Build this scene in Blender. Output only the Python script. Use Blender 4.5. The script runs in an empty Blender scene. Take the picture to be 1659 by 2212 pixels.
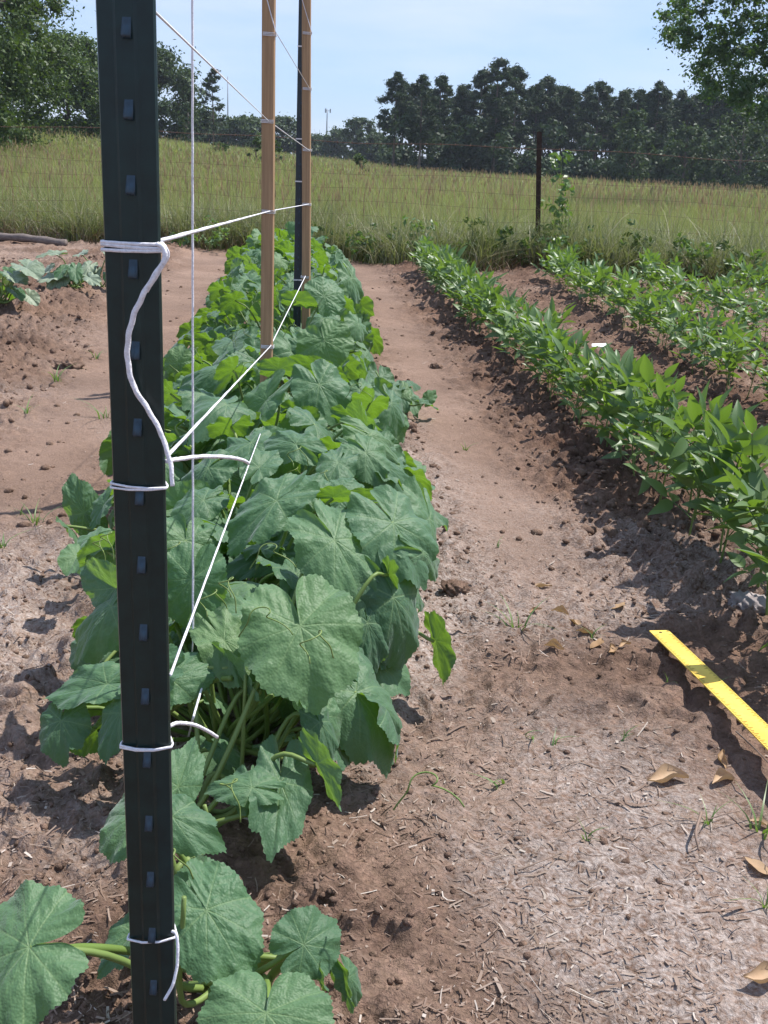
import bpy, math, random
import numpy as np
from mathutils import Vector, Matrix
R = math.radians
random.seed(7)
rng = np.random.default_rng(11)
C = bpy.context.scene.collection
sc = bpy.context.scene

# ------------------------------------------------------------------ camera
W, H, F = 1659., 2212., 2300.            # the pixel grid used to measure the photograph
PIT, ROL, CH = R(18.2), R(2.69), 1.1
fwd = np.array([0, math.cos(PIT), -math.sin(PIT)])
up0 = np.array([0, math.sin(PIT), math.cos(PIT)])
r0 = np.array([1., 0, 0])
cu = math.cos(ROL)*up0 - math.sin(ROL)*r0
cr = math.cos(ROL)*r0 + math.sin(ROL)*up0
CAM = np.array([0, 0, CH])
def ray(x, y): return fwd + (x-W/2)/F*cr + (H/2-y)/F*cu
def gz(x, y, z=0.):                       # measured point at height z
    d = ray(x, y); return CAM + d*((z-CH)/d[2])
def gy(x, y, Y):                          # measured point at distance Y
    d = ray(x, y); return CAM + d*(Y/d[1])
def depth(P): return float((np.array(P)-CAM) @ fwd)

cd = bpy.data.cameras.new("Camera"); cam = bpy.data.objects.new("Camera", cd); C.objects.link(cam)
m = Matrix((cr, cu, -fwd)).transposed().to_4x4(); m.translation = Vector(CAM)
cam.matrix_world = m
cd.sensor_fit = 'VERTICAL'; cd.sensor_height = 24; cd.lens = 24*F/H
cd.clip_start = .02; cd.clip_end = 3000
sc.camera = cam

# ------------------------------------------------------------------ light
SAZ, SEL = R(60), R(61)
sdir = Vector((math.sin(SAZ)*math.cos(SEL), math.cos(SAZ)*math.cos(SEL), math.sin(SEL)))
sl = bpy.data.lights.new("Sun", 'SUN'); so = bpy.data.objects.new("Sun", sl); C.objects.link(so)
sl.energy = 4.9; sl.angle = R(.53); sl.color = (1, .955, .9)
so.rotation_euler = sdir.to_track_quat('Z', 'Y').to_euler()
w = bpy.data.worlds.new("World"); sc.world = w; w.use_nodes = True
nt = w.node_tree; nt.nodes.clear()
def N(nt, t, **k):
    n = nt.nodes.new(t)
    for a, b in k.items():
        if a.startswith('i_'): n.inputs[a[2:].replace('_', ' ')].default_value = b
        else: setattr(n, a, b)
    return n
sky = N(nt, 'ShaderNodeTexSky'); sky.sky_type = 'NISHITA'; sky.sun_disc = False
sky.sun_elevation = SEL; sky.sun_rotation = SAZ; sky.air_density = 1.0; sky.dust_density = .2; sky.ozone_density = 3.0
bg = N(nt, 'ShaderNodeBackground'); bg.inputs[1].default_value = .115
tc = N(nt, 'ShaderNodeTexCoord'); mp = N(nt, 'ShaderNodeMapping'); mp.inputs['Scale'].default_value = (1.0, 1.0, 5.)
mp.inputs['Rotation'].default_value = (0, R(6), 0)
nz = N(nt, 'ShaderNodeTexNoise'); nz.inputs['Scale'].default_value = 2.6; nz.inputs['Detail'].default_value = 6; nz.inputs['Roughness'].default_value = .55
rp = N(nt, 'ShaderNodeValToRGB'); rp.color_ramp.elements[0].position = .38; rp.color_ramp.elements[1].position = .72
rp.color_ramp.elements[0].color = (0, 0, 0, 1); rp.color_ramp.elements[1].color = (.72, .72, .72, 1)
mx = N(nt, 'ShaderNodeMixRGB'); mx.inputs[2].default_value = (5.3, 5.7, 6.8, 1)
L = nt.links.new
L(tc.outputs['Generated'], mp.inputs[0]); L(mp.outputs[0], nz.inputs['Vector']); L(nz.outputs[0], rp.inputs[0])
L(rp.outputs[0], mx.inputs[0]); mx0 = N(nt, 'ShaderNodeMixRGB'); mx0.inputs[0].default_value = .62; mx0.inputs[2].default_value = (2.25, 3.5, 6.2, 1); L(sky.outputs[0], mx0.inputs[1]); L(mx0.outputs[0], mx.inputs[1]); L(mx.outputs[0], bg.inputs[0])
wo = N(nt, 'ShaderNodeOutputWorld'); L(bg.outputs[0], wo.inputs[0])
sc.view_settings.view_transform = 'Standard'; sc.view_settings.look = 'None'
sc.view_settings.exposure = 0.55; sc.view_settings.gamma = 1
cy = sc.cycles
cy.max_bounces = 8; cy.diffuse_bounces = 3; cy.glossy_bounces = 2; cy.transmission_bounces = 4; cy.transparent_max_bounces = 4
cy.caustics_reflective = False; cy.caustics_refractive = False

# ------------------------------------------------------------------ noise
def _h(ix, iy, s):
    n = (ix.astype(np.int64)*374761393 + iy.astype(np.int64)*668265263 + s*1442695041) & 0x7fffffff
    n = ((n ^ (n >> 13))*1274126177) & 0x7fffffff
    n = ((n ^ (n >> 16))*1103515245) & 0x7fffffff
    return (n & 0xffff)/65535.
def vn(x, y, s=0):
    xi, yi = np.floor(x), np.floor(y); fx, fy = x-xi, y-yi
    fx = fx*fx*fx*(fx*(fx*6-15)+10); fy = fy*fy*fy*(fy*(fy*6-15)+10)
    a, b, c, d = _h(xi, yi, s), _h(xi+1, yi, s), _h(xi, yi+1, s), _h(xi+1, yi+1, s)
    return (a*(1-fx)+b*fx)*(1-fy)+(c*(1-fx)+d*fx)*fy
def fbm(x, y, o=4, s=0, g=.5):
    t, a, n = 0, 1, 0
    for i in range(o):
        t = t+a*vn(x*2**i+17.3*i, y*2**i-9.1*i, s+i); n += a; a *= g
    return t/n
def ss(a, b, x):
    t = np.clip((x-a)/(b-a), 0, 1); return t*t*(3-2*t)

# ------------------------------------------------------------------ lie of the land
def cuke_x(Y): return -.2-.085*(Y-1)
def bean_x(k, Y):
    return (1.0-.091*(Y-3), 1.84-.05*(Y-4.5), 2.47-.03*(Y-6.45), 3.25-.03*(Y-8))[k]
def garden_edge(x): return 12.6-.22*x + 1.3*(fbm(x*1.3+40, x*0+3., 3, 5)-.5)
def rough(x, y):
    pr = np.exp(-((x-(.27-.09*(y-4.8)))/.2)**2)*ss(1.9, 3.2, y)
    pl = np.exp(-((x-(-1.3-.1*(y-4.5)))/.34)**2)*ss(2.2, 3.4, y)
    near = 1-ss(1.4, 2.7, y)
    r = 1-.95*np.clip(pr+pl, 0, 1)
    return r*(1-.78*near*ss(-.2, .4, x))
def land(x, y):
    x = np.asarray(x, float); y = np.asarray(y, float)
    d = np.maximum(y, 1.); a = x/d
    field = ss(18, 112, y)*(.1+8.2*np.maximum(0, -a-.0)-1.2*np.maximum(0, a))
    return field
def ground_z(x, y):
    x = np.asarray(x, float); y = np.asarray(y, float)
    g = 1-ss(-.6, .8, y-garden_edge(x))
    rr = rough(x, y)
    z = .025*np.exp(-((x-cuke_x(y))/.35)**2)
    for k in range(4): z = z+.042*np.exp(-((x-bean_x(k, y))/.24)**2)
    z = z+.06*np.exp(-((x-(-2.45-.06*(y-7)))/.5)**2)
    z = z*g+.03*(fbm(x*1.7, y*1.7, 3, 1)-.5)
    b1 = 1-np.abs(2*fbm(x*9, y*9, 3, 2)-1)
    c = fbm(x*26, y*26, 3, 3)
    cl = ss(.5, .72, fbm(x*15+5, y*15, 3, 8))
    bed = 1+.12*np.exp(-((x+.12-bean_x(0, y))/.24)**2)+.8*np.exp(-((x-(-2.5-.06*(y-7)))/.6)**2)
    z = z+g*rr*bed*(.03*(b1-.7)+.03*(c-.5)+.03*cl*ss(.3, .65, fbm(x*2.3, y*2.3, 2, 12))+.02*ss(.45, .75, fbm(x*30, y*30, 2, 77))*ss(2., 3., y))
    z = z+g*.006*(fbm(x*48, y*48, 2, 4)-.5)
    return z+land(x, y)
def gh(x, y): return float(ground_z(np.array([x]), np.array([y]))[0])

# ------------------------------------------------------------------ mesh helpers
def mesh(name, V, Fc, mat=None, smooth=True, attrs=None):
    V = np.asarray(V, np.float32); me = bpy.data.meshes.new(name)
    if isinstance(Fc, np.ndarray):
        nf, k = Fc.shape
        me.vertices.add(len(V)); me.vertices.foreach_set('co', V.ravel())
        me.loops.add(nf*k); me.loops.foreach_set('vertex_index', Fc.astype(np.int32).ravel())
        me.polygons.add(nf); me.polygons.foreach_set('loop_start', np.arange(0, nf*k, k, dtype=np.int32))
        me.update(calc_edges=True)
    else:
        me.from_pydata([tuple(v) for v in V], [], [tuple(f) for f in Fc]); me.update()
    if smooth: me.polygons.foreach_set('use_smooth', np.ones(len(me.polygons), bool))
    for an, av in (attrs or {}).items():
        at = me.attributes.new(an, 'FLOAT', 'POINT'); at.data.foreach_set('value', np.asarray(av, np.float32))
    if mat: me.materials.append(mat)
    return me
def link(name, me, parent=None):
    o = bpy.data.objects.new(name, me); C.objects.link(o)
    if parent: o.parent = parent
    return o
def tag(o, label=None, cat=None, group=None, kind=None):
    if label: o['label'] = label
    if cat: o['category'] = cat
    if group: o['group'] = group
    if kind: o['kind'] = kind
    return o
def empty(name, loc, label, cat, group=None):
    o = bpy.data.objects.new(name, None); C.objects.link(o); o.location = tuple(loc); o.empty_display_size = .05
    return tag(o, label, cat, group)
class MB:
    def __init__(s): s.v = []; s.f = []; s.n = 0
    def add(s, V, Fc):
        s.v.append(np.asarray(V, float)); s.f += [tuple(i+s.n for i in f) for f in Fc]; s.n += len(V)
    def box(s, c, d, rot=None):
        p = np.array([[x, y, z] for x in (-.5, .5) for y in (-.5, .5) for z in (-.5, .5)])*np.array(d)
        if rot is not None: p = p @ np.array(rot).T
        s.add(p+np.array(c), [(0, 1, 3, 2), (4, 6, 7, 5), (0, 4, 5, 1), (2, 3, 7, 6), (0, 2, 6, 4), (1, 5, 7, 3)])
    def tube(s, P, rad, n=8, lay=0., cap=True):
        P = np.asarray(P, float); m_ = len(P); rad = np.broadcast_to(np.asarray(rad, float), (m_,))
        T = np.gradient(P, axis=0); T /= np.linalg.norm(T, axis=1)[:, None]+1e-12
        a = np.array([0, 0, 1.]) if abs(T[0][2]) < .9 else np.array([1., 0, 0])
        u = np.cross(T[0], a); u /= np.linalg.norm(u); ring = []; d = 0
        for i in range(m_):
            u = u-T[i]*(u @ T[i]); u /= np.linalg.norm(u)+1e-12; v = np.cross(T[i], u)
            if i: d += np.linalg.norm(P[i]-P[i-1])
            th = np.arange(n)*2*math.pi/n
            rr = rad[i]*(1+lay*np.cos(3*th+d*420))if lay else rad[i]*np.ones(n)
            ring.append(P[i]+np.cos(th)[:, None]*u*rr[:, None]+np.sin(th)[:, None]*v*rr[:, None])
        f = [(i*n+j, i*n+(j+1) % n, (i+1)*n+(j+1) % n, (i+1)*n+j) for i in range(m_-1) for j in range(n)]
        if cap: f += [tuple(range(n))[::-1], tuple((m_-1)*n+j for j in range(n))]
        s.add(np.concatenate(ring), f)
    def build(s, name, mat, parent=None, smooth=True):
        return link(name, mesh(name, np.concatenate(s.v), s.f, mat, smooth), parent)
def spline(P, n=24):
    P = np.asarray(P, float); k = len(P)
    Q = np.vstack([2*P[0]-P[1], P, 2*P[-1]-P[-2]]); out = []
    for i in range(k-1):
        a, b, c, d = Q[i], Q[i+1], Q[i+2], Q[i+3]
        for t in np.linspace(0, 1, n, endpoint=False):
            out.append(.5*(2*b+(c-a)*t+(2*a-5*b+4*c-d)*t*t+(3*b-a-3*c+d)*t**3))
    out.append(P[-1]); return np.array(out)
def frame(yax, hint):
    y = np.array(yax, float); y /= np.linalg.norm(y)
    h = np.array(hint, float); x = np.cross(y, h); x /= np.linalg.norm(x)+1e-9
    return x, y, np.cross(x, y)
def M4(x, y, z, loc, s=(1, 1, 1)):
    return Matrix(((x[0]*s[0], y[0]*s[1], z[0]*s[2], loc[0]), (x[1]*s[0], y[1]*s[1], z[1]*s[2], loc[1]),
                   (x[2]*s[0], y[2]*s[1], z[2]*s[2], loc[2]), (0, 0, 0, 1)))

# ------------------------------------------------------------------ materials
def mat(name):
    mt = bpy.data.materials.new(name); mt.use_nodes = True; t = mt.node_tree
    b = t.nodes['Principled BSDF']; return mt, t, b
def ramp(t, src, stops):
    r = t.nodes.new('ShaderNodeValToRGB'); e = r.color_ramp.elements
    while len(e) < len(stops): e.new(.5)
    for i, (p, c) in enumerate(stops): e[i].position = p; e[i].color = (*c, 1) if len(c) == 3 else c
    t.links.new(src, r.inputs[0]); return r
def noise(t, scale, detail=4, rough=.55, vec=None, dist=0.):
    n = t.nodes.new('ShaderNodeTexNoise'); n.inputs['Scale'].default_value = scale; n.inputs['Detail'].default_value = detail
    n.inputs['Roughness'].default_value = rough; n.inputs['Distortion'].default_value = dist
    if vec is None:
        c = t.nodes.new('ShaderNodeTexCoord'); vec = c.outputs['Object']
    t.links.new(vec, n.inputs['Vector']); return n
def mixc(t, f, a, b, mode='MIX'):
    m_ = t.nodes.new('ShaderNodeMixRGB'); m_.blend_type = mode
    for i, v in ((0, f), (1, a), (2, b)):
        if hasattr(v, 'links'): t.links.new(v, m_.inputs[i])
        else: m_.inputs[i].default_value = v if i == 0 else (*v, 1)
    return m_.outputs[0]
def bump(t, b, src, strength=.4, dist=.01):
    n = t.nodes.new('ShaderNodeBump'); n.inputs['Strength'].default_value = strength; n.inputs['Distance'].default_value = dist
    t.links.new(src, n.inputs['Height']); t.links.new(n.outputs[0], b.inputs['Normal']); return n
def leafmat(name, stops, trans=(.16, .3, .02), tf=.35, ro=.5, spec=.5, src='island', vein=None, quilt=0, spots=None, coord='Object'):
    mt, t, b = mat(name)
    if src == 'island': s = t.nodes.new('ShaderNodeNewGeometry').outputs['Random Per Island']
    else: s = t.nodes.new('ShaderNodeObjectInfo').outputs['Random']
    col = ramp(t, s, stops).outputs[0]
    n = noise(t, 18 if quilt else 2.5, 3)
    col = mixc(t, .35, col, ramp(t, n.outputs[0], [(.3, (.55, .6, .5)), (.7, (1.25, 1.2, 1.2))]).outputs[0], 'MULTIPLY')
    if vein:
        at = t.nodes.new('ShaderNodeAttribute'); at.attribute_name = 'vein'
        col = mixc(t, at.outputs['Fac'], col, vein)
    if spots:
        sn = noise(t, 60, 2); sm = ramp(t, sn.outputs[0], [(.68, (0, 0, 0)), (.76, (.5, .5, .5))])
        col = mixc(t, sm.outputs[0], col, spots)
    t.links.new(col, b.inputs['Base Color'])
    b.inputs['Roughness'].default_value = ro; b.inputs['Specular IOR Level'].default_value = spec
    if vein: b.inputs['Sheen Weight'].default_value = .32; b.inputs['Sheen Roughness'].default_value = .45; b.inputs['Sheen Tint'].default_value = (.85, .92, 1, 1)
    if quilt:
        v = t.nodes.new('ShaderNodeTexVoronoi'); v.inputs['Scale'].default_value = quilt; v.feature = 'SMOOTH_F1'
        c = t.nodes.new('ShaderNodeTexCoord'); t.links.new(c.outputs['Object'], v.inputs['Vector'])
        bump(t, b, v.outputs['Distance'], .2, .006)
    tr = t.nodes.new('ShaderNodeBsdfTranslucent'); tr.inputs[0].default_value = (*trans, 1)
    mxs = t.nodes.new('ShaderNodeMixShader'); mxs.inputs[0].default_value = tf
    t.links.new(b.outputs[0], mxs.inputs[1]); t.links.new(tr.outputs[0], mxs.inputs[2])
    t.links.new(mxs.outputs[0], t.nodes['Material Output'].inputs[0]); return mt

M = {}
M['cuke'] = leafmat('cucumber_leaf', [(0, (.055, .13, .062)), (.5, (.075, .165, .078)), (.9, (.095, .19, .085)), (1, (.115, .205, .08))], (.24, .44, .02), .3, .55, .42,
                    'object', vein=(.2, .3, .13), quilt=34, spots=(.2, .2, .12))
M['squash'] = leafmat('pale_leaf', [(0, (.16, .22, .13)), (1, (.24, .3, .2))], (.2, .3, .05), .2, .5, .5, 'object', vein=(.34, .38, .28), quilt=26)
M['stem'] = leafmat('green_stem', [(0, (.14, .22, .05)), (1, (.2, .27, .08))], (.2, .3, .05), .1, .5, .4)
M['bean'] = leafmat('bean_leaf', [(0, (.08, .15, .055)), (.5, (.115, .195, .07)), (1, (.165, .24, .085))], (.22, .38, .03), .29, .45, .5)
M['grass'] = leafmat('grass_blade', [(0, (.06, .1, .03)), (.3, (.1, .14, .045)), (.52, (.15, .165, .07)), (.74, (.25, .22, .12)), (1, (.42, .38, .26))], (.22, .26, .07), .35, .55, .35)
M['field'] = leafmat('meadow_blade', [(0, (.125, .165, .045)), (.4, (.175, .212, .062)), (.74, (.25, .25, .1)), (1, (.36, .32, .19))], (.31, .36, .09), .4, .6, .3)
M['seed'] = leafmat('seed_head', [(0, (.3, .2, .12)), (.5, (.36, .27, .16)), (1, (.42, .36, .21))], (.4, .27, .15), .35, .7, .2)
M['oak'] = leafmat('broad_leaf', [(0, (.032, .062, .018)), (.6, (.06, .105, .026)), (1, (.11, .165, .04))], (.1, .17, .015), .25, .55, .35)
M['pecan'] = leafmat('light_leaf', [(0, (.035, .075, .03)), (.6, (.06, .11, .045)), (1, (.1, .155, .06))], (.13, .25, .02), .3, .5, .4)
M['pine'] = leafmat('pine_needles', [(0, (.016, .036, .015)), (.6, (.028, .056, .022)), (1, (.055, .09, .03))], (.05, .09, .02), .2, .6, .3)
M['far'] = leafmat('distant_leaf', [(0, (.03, .055, .022)), (.6, (.045, .08, .028)), (1, (.08, .12, .04))], (.08, .13, .02), .2, .6, .3)

def simple(name, base, ro=.6, spec=.4, var=.25, scale=30, bumps=0., stretch=None, bs=None):
    mt, t, b = mat(name)
    c = t.nodes.new('ShaderNodeTexCoord'); vec = c.outputs['Object']
    if stretch:
        mpn = t.nodes.new('ShaderNodeMapping'); mpn.inputs['Scale'].default_value = stretch; t.links.new(vec, mpn.inputs[0]); vec = mpn.outputs[0]
    n = noise(t, scale, 5, .6, vec)
    k = ramp(t, n.outputs[0], [(.3, tuple(x*(1-var) for x in base)), (.7, tuple(min(1, x*(1+var)) for x in base))])
    t.links.new(k.outputs[0], b.inputs['Base Color']); b.inputs['Roughness'].default_value = ro; b.inputs['Specular IOR Level'].default_value = spec
    if bumps: bump(t, b, n.outputs[0], bumps, bs or .004)
    return mt
M['bark'] = simple('bark', (.13, .1, .082), .9, .2, .4, 6, .5, (3, 3, .6), .05)
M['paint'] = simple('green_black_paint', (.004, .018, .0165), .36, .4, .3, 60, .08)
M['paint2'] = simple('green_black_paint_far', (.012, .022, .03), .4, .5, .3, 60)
M['studs'] = simple('stud_highlight_paint', (.014, .036, .055), .34, .5, .5, 90, .05)  # bluish highlight on the studs, put into a base colour lighter than the flange
M['rust'] = simple('rust', (.05, .03, .022), .85, .25, .4, 30, .2)
M['rustwire'] = simple('rusty_wire', (.12, .07, .05), .8, .3, .3, 10)
M['wood'] = simple('lath_wood', (.34, .215, .12), .75, .25, .22, 40, .15, (3, 3, .12))
M['twine'] = simple('white_twine', (.72, .71, .74), .85, .15, .18, 300, .4)
M['old'] = simple('weathered_wood', (.17, .14, .125), .9, .2, .3, 20, .3, (.5, 3, 3))
M['straw'] = leafmat('straw', [(0, (.16, .105, .078)), (.5, (.24, .165, .125)), (.85, (.3, .23, .185)), (1, (.5, .44, .39))], (.3, .22, .12), .12, .7, .3)
M['dry'] = leafmat('dead_leaf', [(0, (.33, .2, .1)), (1, (.5, .36, .24))], (.4, .26, .1), .2, .65, .3, 'object')
M['white'] = simple('white_scrap', (.8, .8, .8), .5, .4, .05, 50)
M['stone'] = simple('grey_stone', (.3, .26, .25), .9, .2, .25, 25, .4)
M['steel'] = simple('grey_steel', (.3, .32, .36), .6, .4, .1, 3)
M['black'] = simple('black_print', (.12, .08, .01), .6, .3, .3, 60)

def soilmat(name, clod=False):
    mt, t, b = mat(name)
    n1 = noise(t, 1.6, 5, .6); n2 = noise(t, 28, 6, .65); n3 = noise(t, 130, 4, .7, dist=.6); n4 = noise(t, 55, 3, .6, dist=1.6)
    base = ramp(t, n1.outputs[0], [(.28, (.146, .093, .067)), (.5, (.22, .146, .107)), (.72, (.29, .205, .156))]).outputs[0]
    col = mixc(t, .75, base, ramp(t, n2.outputs[0], [(.28, (.34, .31, .3)), (.5, (.92, .92, .92)), (.72, (1.38, 1.36, 1.34))]).outputs[0], 'MULTIPLY')
    col = mixc(t, .6, col, ramp(t, n3.outputs[0], [(.3, (.6, .58, .58)), (.7, (1.3, 1.3, 1.3))]).outputs[0], 'MULTIPLY')
    n5 = noise(t, 75, 3, .6); col = mixc(t, .5, col, ramp(t, n5.outputs[1], [(.25, (.6, .62, .5)), (.5, (1, 1, 1)), (.75, (1.35, 1.25, 1.3))]).outputs[0], 'MULTIPLY')
    if not clod:
        pa = t.nodes.new('ShaderNodeAttribute'); pa.attribute_name = 'pale'
        fl = ramp(t, n4.outputs[0], [(.34, (0, 0, 0)), (.74, (1, 1, 1))])
        fm = mixc(t, 1, fl.outputs[0], pa.outputs['Fac'], 'MULTIPLY')
        col = mixc(t, fm, col, (.5, .435, .395))
        sm = t.nodes.new('ShaderNodeAttribute'); sm.attribute_name = 'trod'
        ptc = ramp(t, n3.outputs[0], [(.3, (.21, .138, .102)), (.7, (.288, .198, .15))]).outputs[0]
        col = mixc(t, sm.outputs['Fac'], col, ptc); col = mixc(t, .5, col, ramp(t, n1.outputs[0], [(.35, (.75, .74, .73)), (.65, (1.2, 1.2, 1.2))]).outputs[0], 'MULTIPLY')
        tl = t.nodes.new('ShaderNodeAttribute'); tl.attribute_name = 'tilled'; col = mixc(t, tl.outputs['Fac'], col, (.62, .52, .47), 'MULTIPLY')
        ga = t.nodes.new('ShaderNodeAttribute'); ga.attribute_name = 'grassy'
        gc = ramp(t, n1.outputs[0], [(.3, (.07, .075, .022)), (.7, (.11, .12, .035))]).outputs[0]
        col = mixc(t, ga.outputs['Fac'], col, gc)
    t.links.new(col, b.inputs['Base Color']); b.inputs['Roughness'].default_value = .95; b.inputs['Specular IOR Level'].default_value = .15
    mxn = mixc(t, .5, mixc(t, .5, n2.outputs[0], n4.outputs[0]), n3.outputs[0]); bump(t, b, mxn, .95, .02)
    return mt
M['soil'] = soilmat('soil'); M['clod'] = soilmat('soil_clod', True)

# ------------------------------------------------------------------ ground sheet
rings = [.22]
while rings[-1] < 400: rings.append(rings[-1]*(1.0042 if rings[-1] < 16 else 1.02))
rings = np.array(rings)
fine = np.linspace(-25, 24, 320); coarse = np.linspace(24, 335, 80)[1:-1]
ang = np.radians(np.concatenate([fine, coarse]))
RR, AA = np.meshgrid(rings, ang, indexing='ij')
gx, gyy = (RR*np.sin(AA)).ravel(), (RR*np.cos(AA)).ravel()
gzv = ground_z(gx, gyy)
nr, na = RR.shape
i, j = np.meshgrid(np.arange(nr-1), np.arange(na), indexing='ij'); j2 = (j+1) % na
Fg = np.stack([i*na+j, i*na+j2, (i+1)*na+j2, (i+1)*na+j], -1).reshape(-1, 4)[:, ::-1]
grassy = ss(-.35, .25, gyy-garden_edge(gx)+.6*(fbm(gx*3, gyy*3, 3, 21)-.5))
grassy = np.maximum(grassy, ss(5, 9, np.abs(gx+.1*gyy)-0))if False else grassy
pale = np.clip(ss(.42, .7, fbm(gx*1.1+3, gyy*1.1, 3, 31))+.9*np.exp(-((gx-.6+.28*(gyy-1.3))/.24)**2)*(1-ss(1.7, 2.3, gyy)), 0, 1)*(1-ss(3, 6, gyy)*.75)
trod = (1-rough(gx, gyy))*ss(1.9, 2.9, gyy)*.8
gme = mesh('ground', np.stack([gx, gyy, gzv], 1), Fg, M['soil'], True, dict(tilled=np.clip(sum(np.exp(-((gx+.1-bean_x(k, gyy))/.3)**2) for k in range(4))+.5*np.exp(-((gx+2.5+.06*(gyy-7))/.5)**2), 0, 1)*(.55+.9*(fbm(gx*3, gyy*3, 3, 88)-.3)), grassy=grassy, pale=np.clip(pale*1.05, 0, 1), trod=np.clip(trod, 0, 1)))
tag(link('ground', gme), kind='structure')

# ------------------------------------------------------------------ ribbons: grass, straw
def ribbons(name, mt, base, hgt, wid, lean, az, seg=4, taper=1., kind=None, attrs=None, flat=0.):
    """many separate curved blades in one mesh; base (n,3), lean = outward bend as a share of height"""
    n = len(base); t = np.linspace(0, 1, seg+1)
    dx, dy = np.cos(az), np.sin(az)
    b = lean[:, None]*(t**2)[None]*hgt[:, None]
    z = hgt[:, None]*(t[None]-.28*np.minimum(lean, 1.6)[:, None]*(t**2.4)[None])
    px = base[:, 0:1]+dx[:, None]*b; py = base[:, 1:2]+dy[:, None]*b; pz = base[:, 2:3]+z
    wa = az+math.pi/2+rng.normal(0, .5, n)
    ww = wid[:, None]*np.clip((1-t**1.5*taper), .06, 1)[None]*.5
    ox, oy = np.cos(wa)[:, None]*ww, np.sin(wa)[:, None]*ww
    A = np.stack([px-ox, py-oy, pz], -1); B = np.stack([px+ox, py+oy, pz], -1)
    V = np.stack([A, B], 2).reshape(-1, 3); st = (seg+1)*2
    q = np.array([[2*k, 2*k+1, 2*k+3, 2*k+2] for k in range(seg)])
    Fc = (np.arange(n)[:, None, None]*st+q[None]).reshape(-1, 4)
    return V, Fc
def merge(parts):
    Vs, Fs, k = [], [], 0
    for V, Fc in parts: Vs.append(V); Fs.append(Fc+k); k += len(V)
    return np.concatenate(Vs), np.concatenate(Fs)

def zone(n, y0, y1, spread=.42, pw=1.):
    y = y0+(y1-y0)*rng.random(n)**pw; x = y*rng.uniform(-spread, spread, n); return x, y
# weeds along the fence
x, y = zone(70000, 11., 16.); keep = (y > garden_edge(x)-.45*rng.random(len(x))**2) & (fbm(x*1.6, y*1.6, 3, 41) > .34); x, y = x[keep], y[keep]
n = len(x); hn = fbm(x*.9, y*.9, 3, 43)
h = rng.uniform(.18, .6, n)*(.3+1.4*hn)*1.05; ln = rng.gamma(2.2, .42, n)
p1 = ribbons('', None, np.stack([x, y, ground_z(x, y)-.02], 1), h, rng.uniform(.005, .013, n), ln, rng.uniform(0, 6.28, n))
cx_ = rng.uniform(-5, 5.2, 150); cy_ = garden_edge(cx_)+rng.uniform(-.35, 1.3, 150); ch_ = rng.uniform(.25, .72, 150)*(1+.2*ss(-1, 1.5, cx_))
x = np.repeat(cx_, 46)+rng.normal(0, .09, 6900); y = np.repeat(cy_, 46)+rng.normal(0, .09, 6900); n = 6900
p3 = ribbons('', None, np.stack([x, y, ground_z(x, y)-.02], 1), np.repeat(ch_, 46)*rng.uniform(.5, 1.3, n), np.repeat(rng.uniform(.005, .014, 150), 46), rng.gamma(2., .35, n), rng.uniform(0, 6.28, n), 5)
x, y = zone(4200, 11.2, 14.5); keep = (y > garden_edge(x)-.3) & (y < garden_edge(x)+1.1); x, y = x[keep], y[keep]; n = len(x)
p2 = ribbons('', None, np.stack([x, y, ground_z(x, y)-.02], 1), rng.uniform(.25, .7, n), rng.uniform(.009, .024, n), rng.uniform(.5, 1.8, n), rng.uniform(0, 6.28, n), 6)
V, Fc = merge([p1, p2, p3]); tag(link('fence_grass', mesh('fence_grass', V, Fc, M['grass'])), 'tall weedy grass growing along the wire fence', 'grass', kind='stuff')
x, y = zone(16000, 10.6, 14.); e_ = garden_edge(x); keep = (y > e_-.55) & (y < e_+.5) & (fbm(x*1.9+7, y*1.9, 3, 45) > .43); x, y = x[keep], y[keep]; n = len(x)
V, Fc = ribbons('', None, np.stack([x, y, ground_z(x, y)-.02], 1), rng.uniform(.12, .42, n), rng.uniform(.004, .012, n), rng.gamma(3., .45, n), rng.uniform(0, 6.28, n), 5)
M['dead'] = leafmat('dead_grass', [(0, (.05, .035, .022)), (.5, (.11, .075, .045)), (.85, (.2, .15, .09)), (1, (.42, .38, .28))], (.2, .14, .06), .2, .7, .2)
tag(link('dead_grass', mesh('dead_grass', V, Fc, M['dead'])), 'brown dead grass matted along the far edge of the garden', 'grass', kind='stuff')
# meadow
parts = []
for nn, y0, y1, hh, ww, pw in ((90000, 14.5, 30, (.22, .6), (.004, .011), 1.2), (70000, 28, 60, (.3, .65), (.01, .025), 1.1), (52000, 56, 135, (.4, .8), (.04, .1), 1.)):
    x, y = zone(nn, y0, y1, .44, pw); n = len(x); v = fbm(x*.22, y*.14, 3, 47)
    parts.append(ribbons('', None, np.stack([x, y, ground_z(x, y)-.03], 1), rng.uniform(*hh, n)*(.6+.75*v), rng.uniform(*ww, n), rng.gamma(2., .34, n), rng.uniform(0, 6.28, n), 3))
V, Fc = merge(parts); tag(link('meadow_grass', mesh('meadow_grass', V, Fc, M['field'])), 'olive green meadow grass beyond the wire fence', 'grass', kind='stuff')
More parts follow.
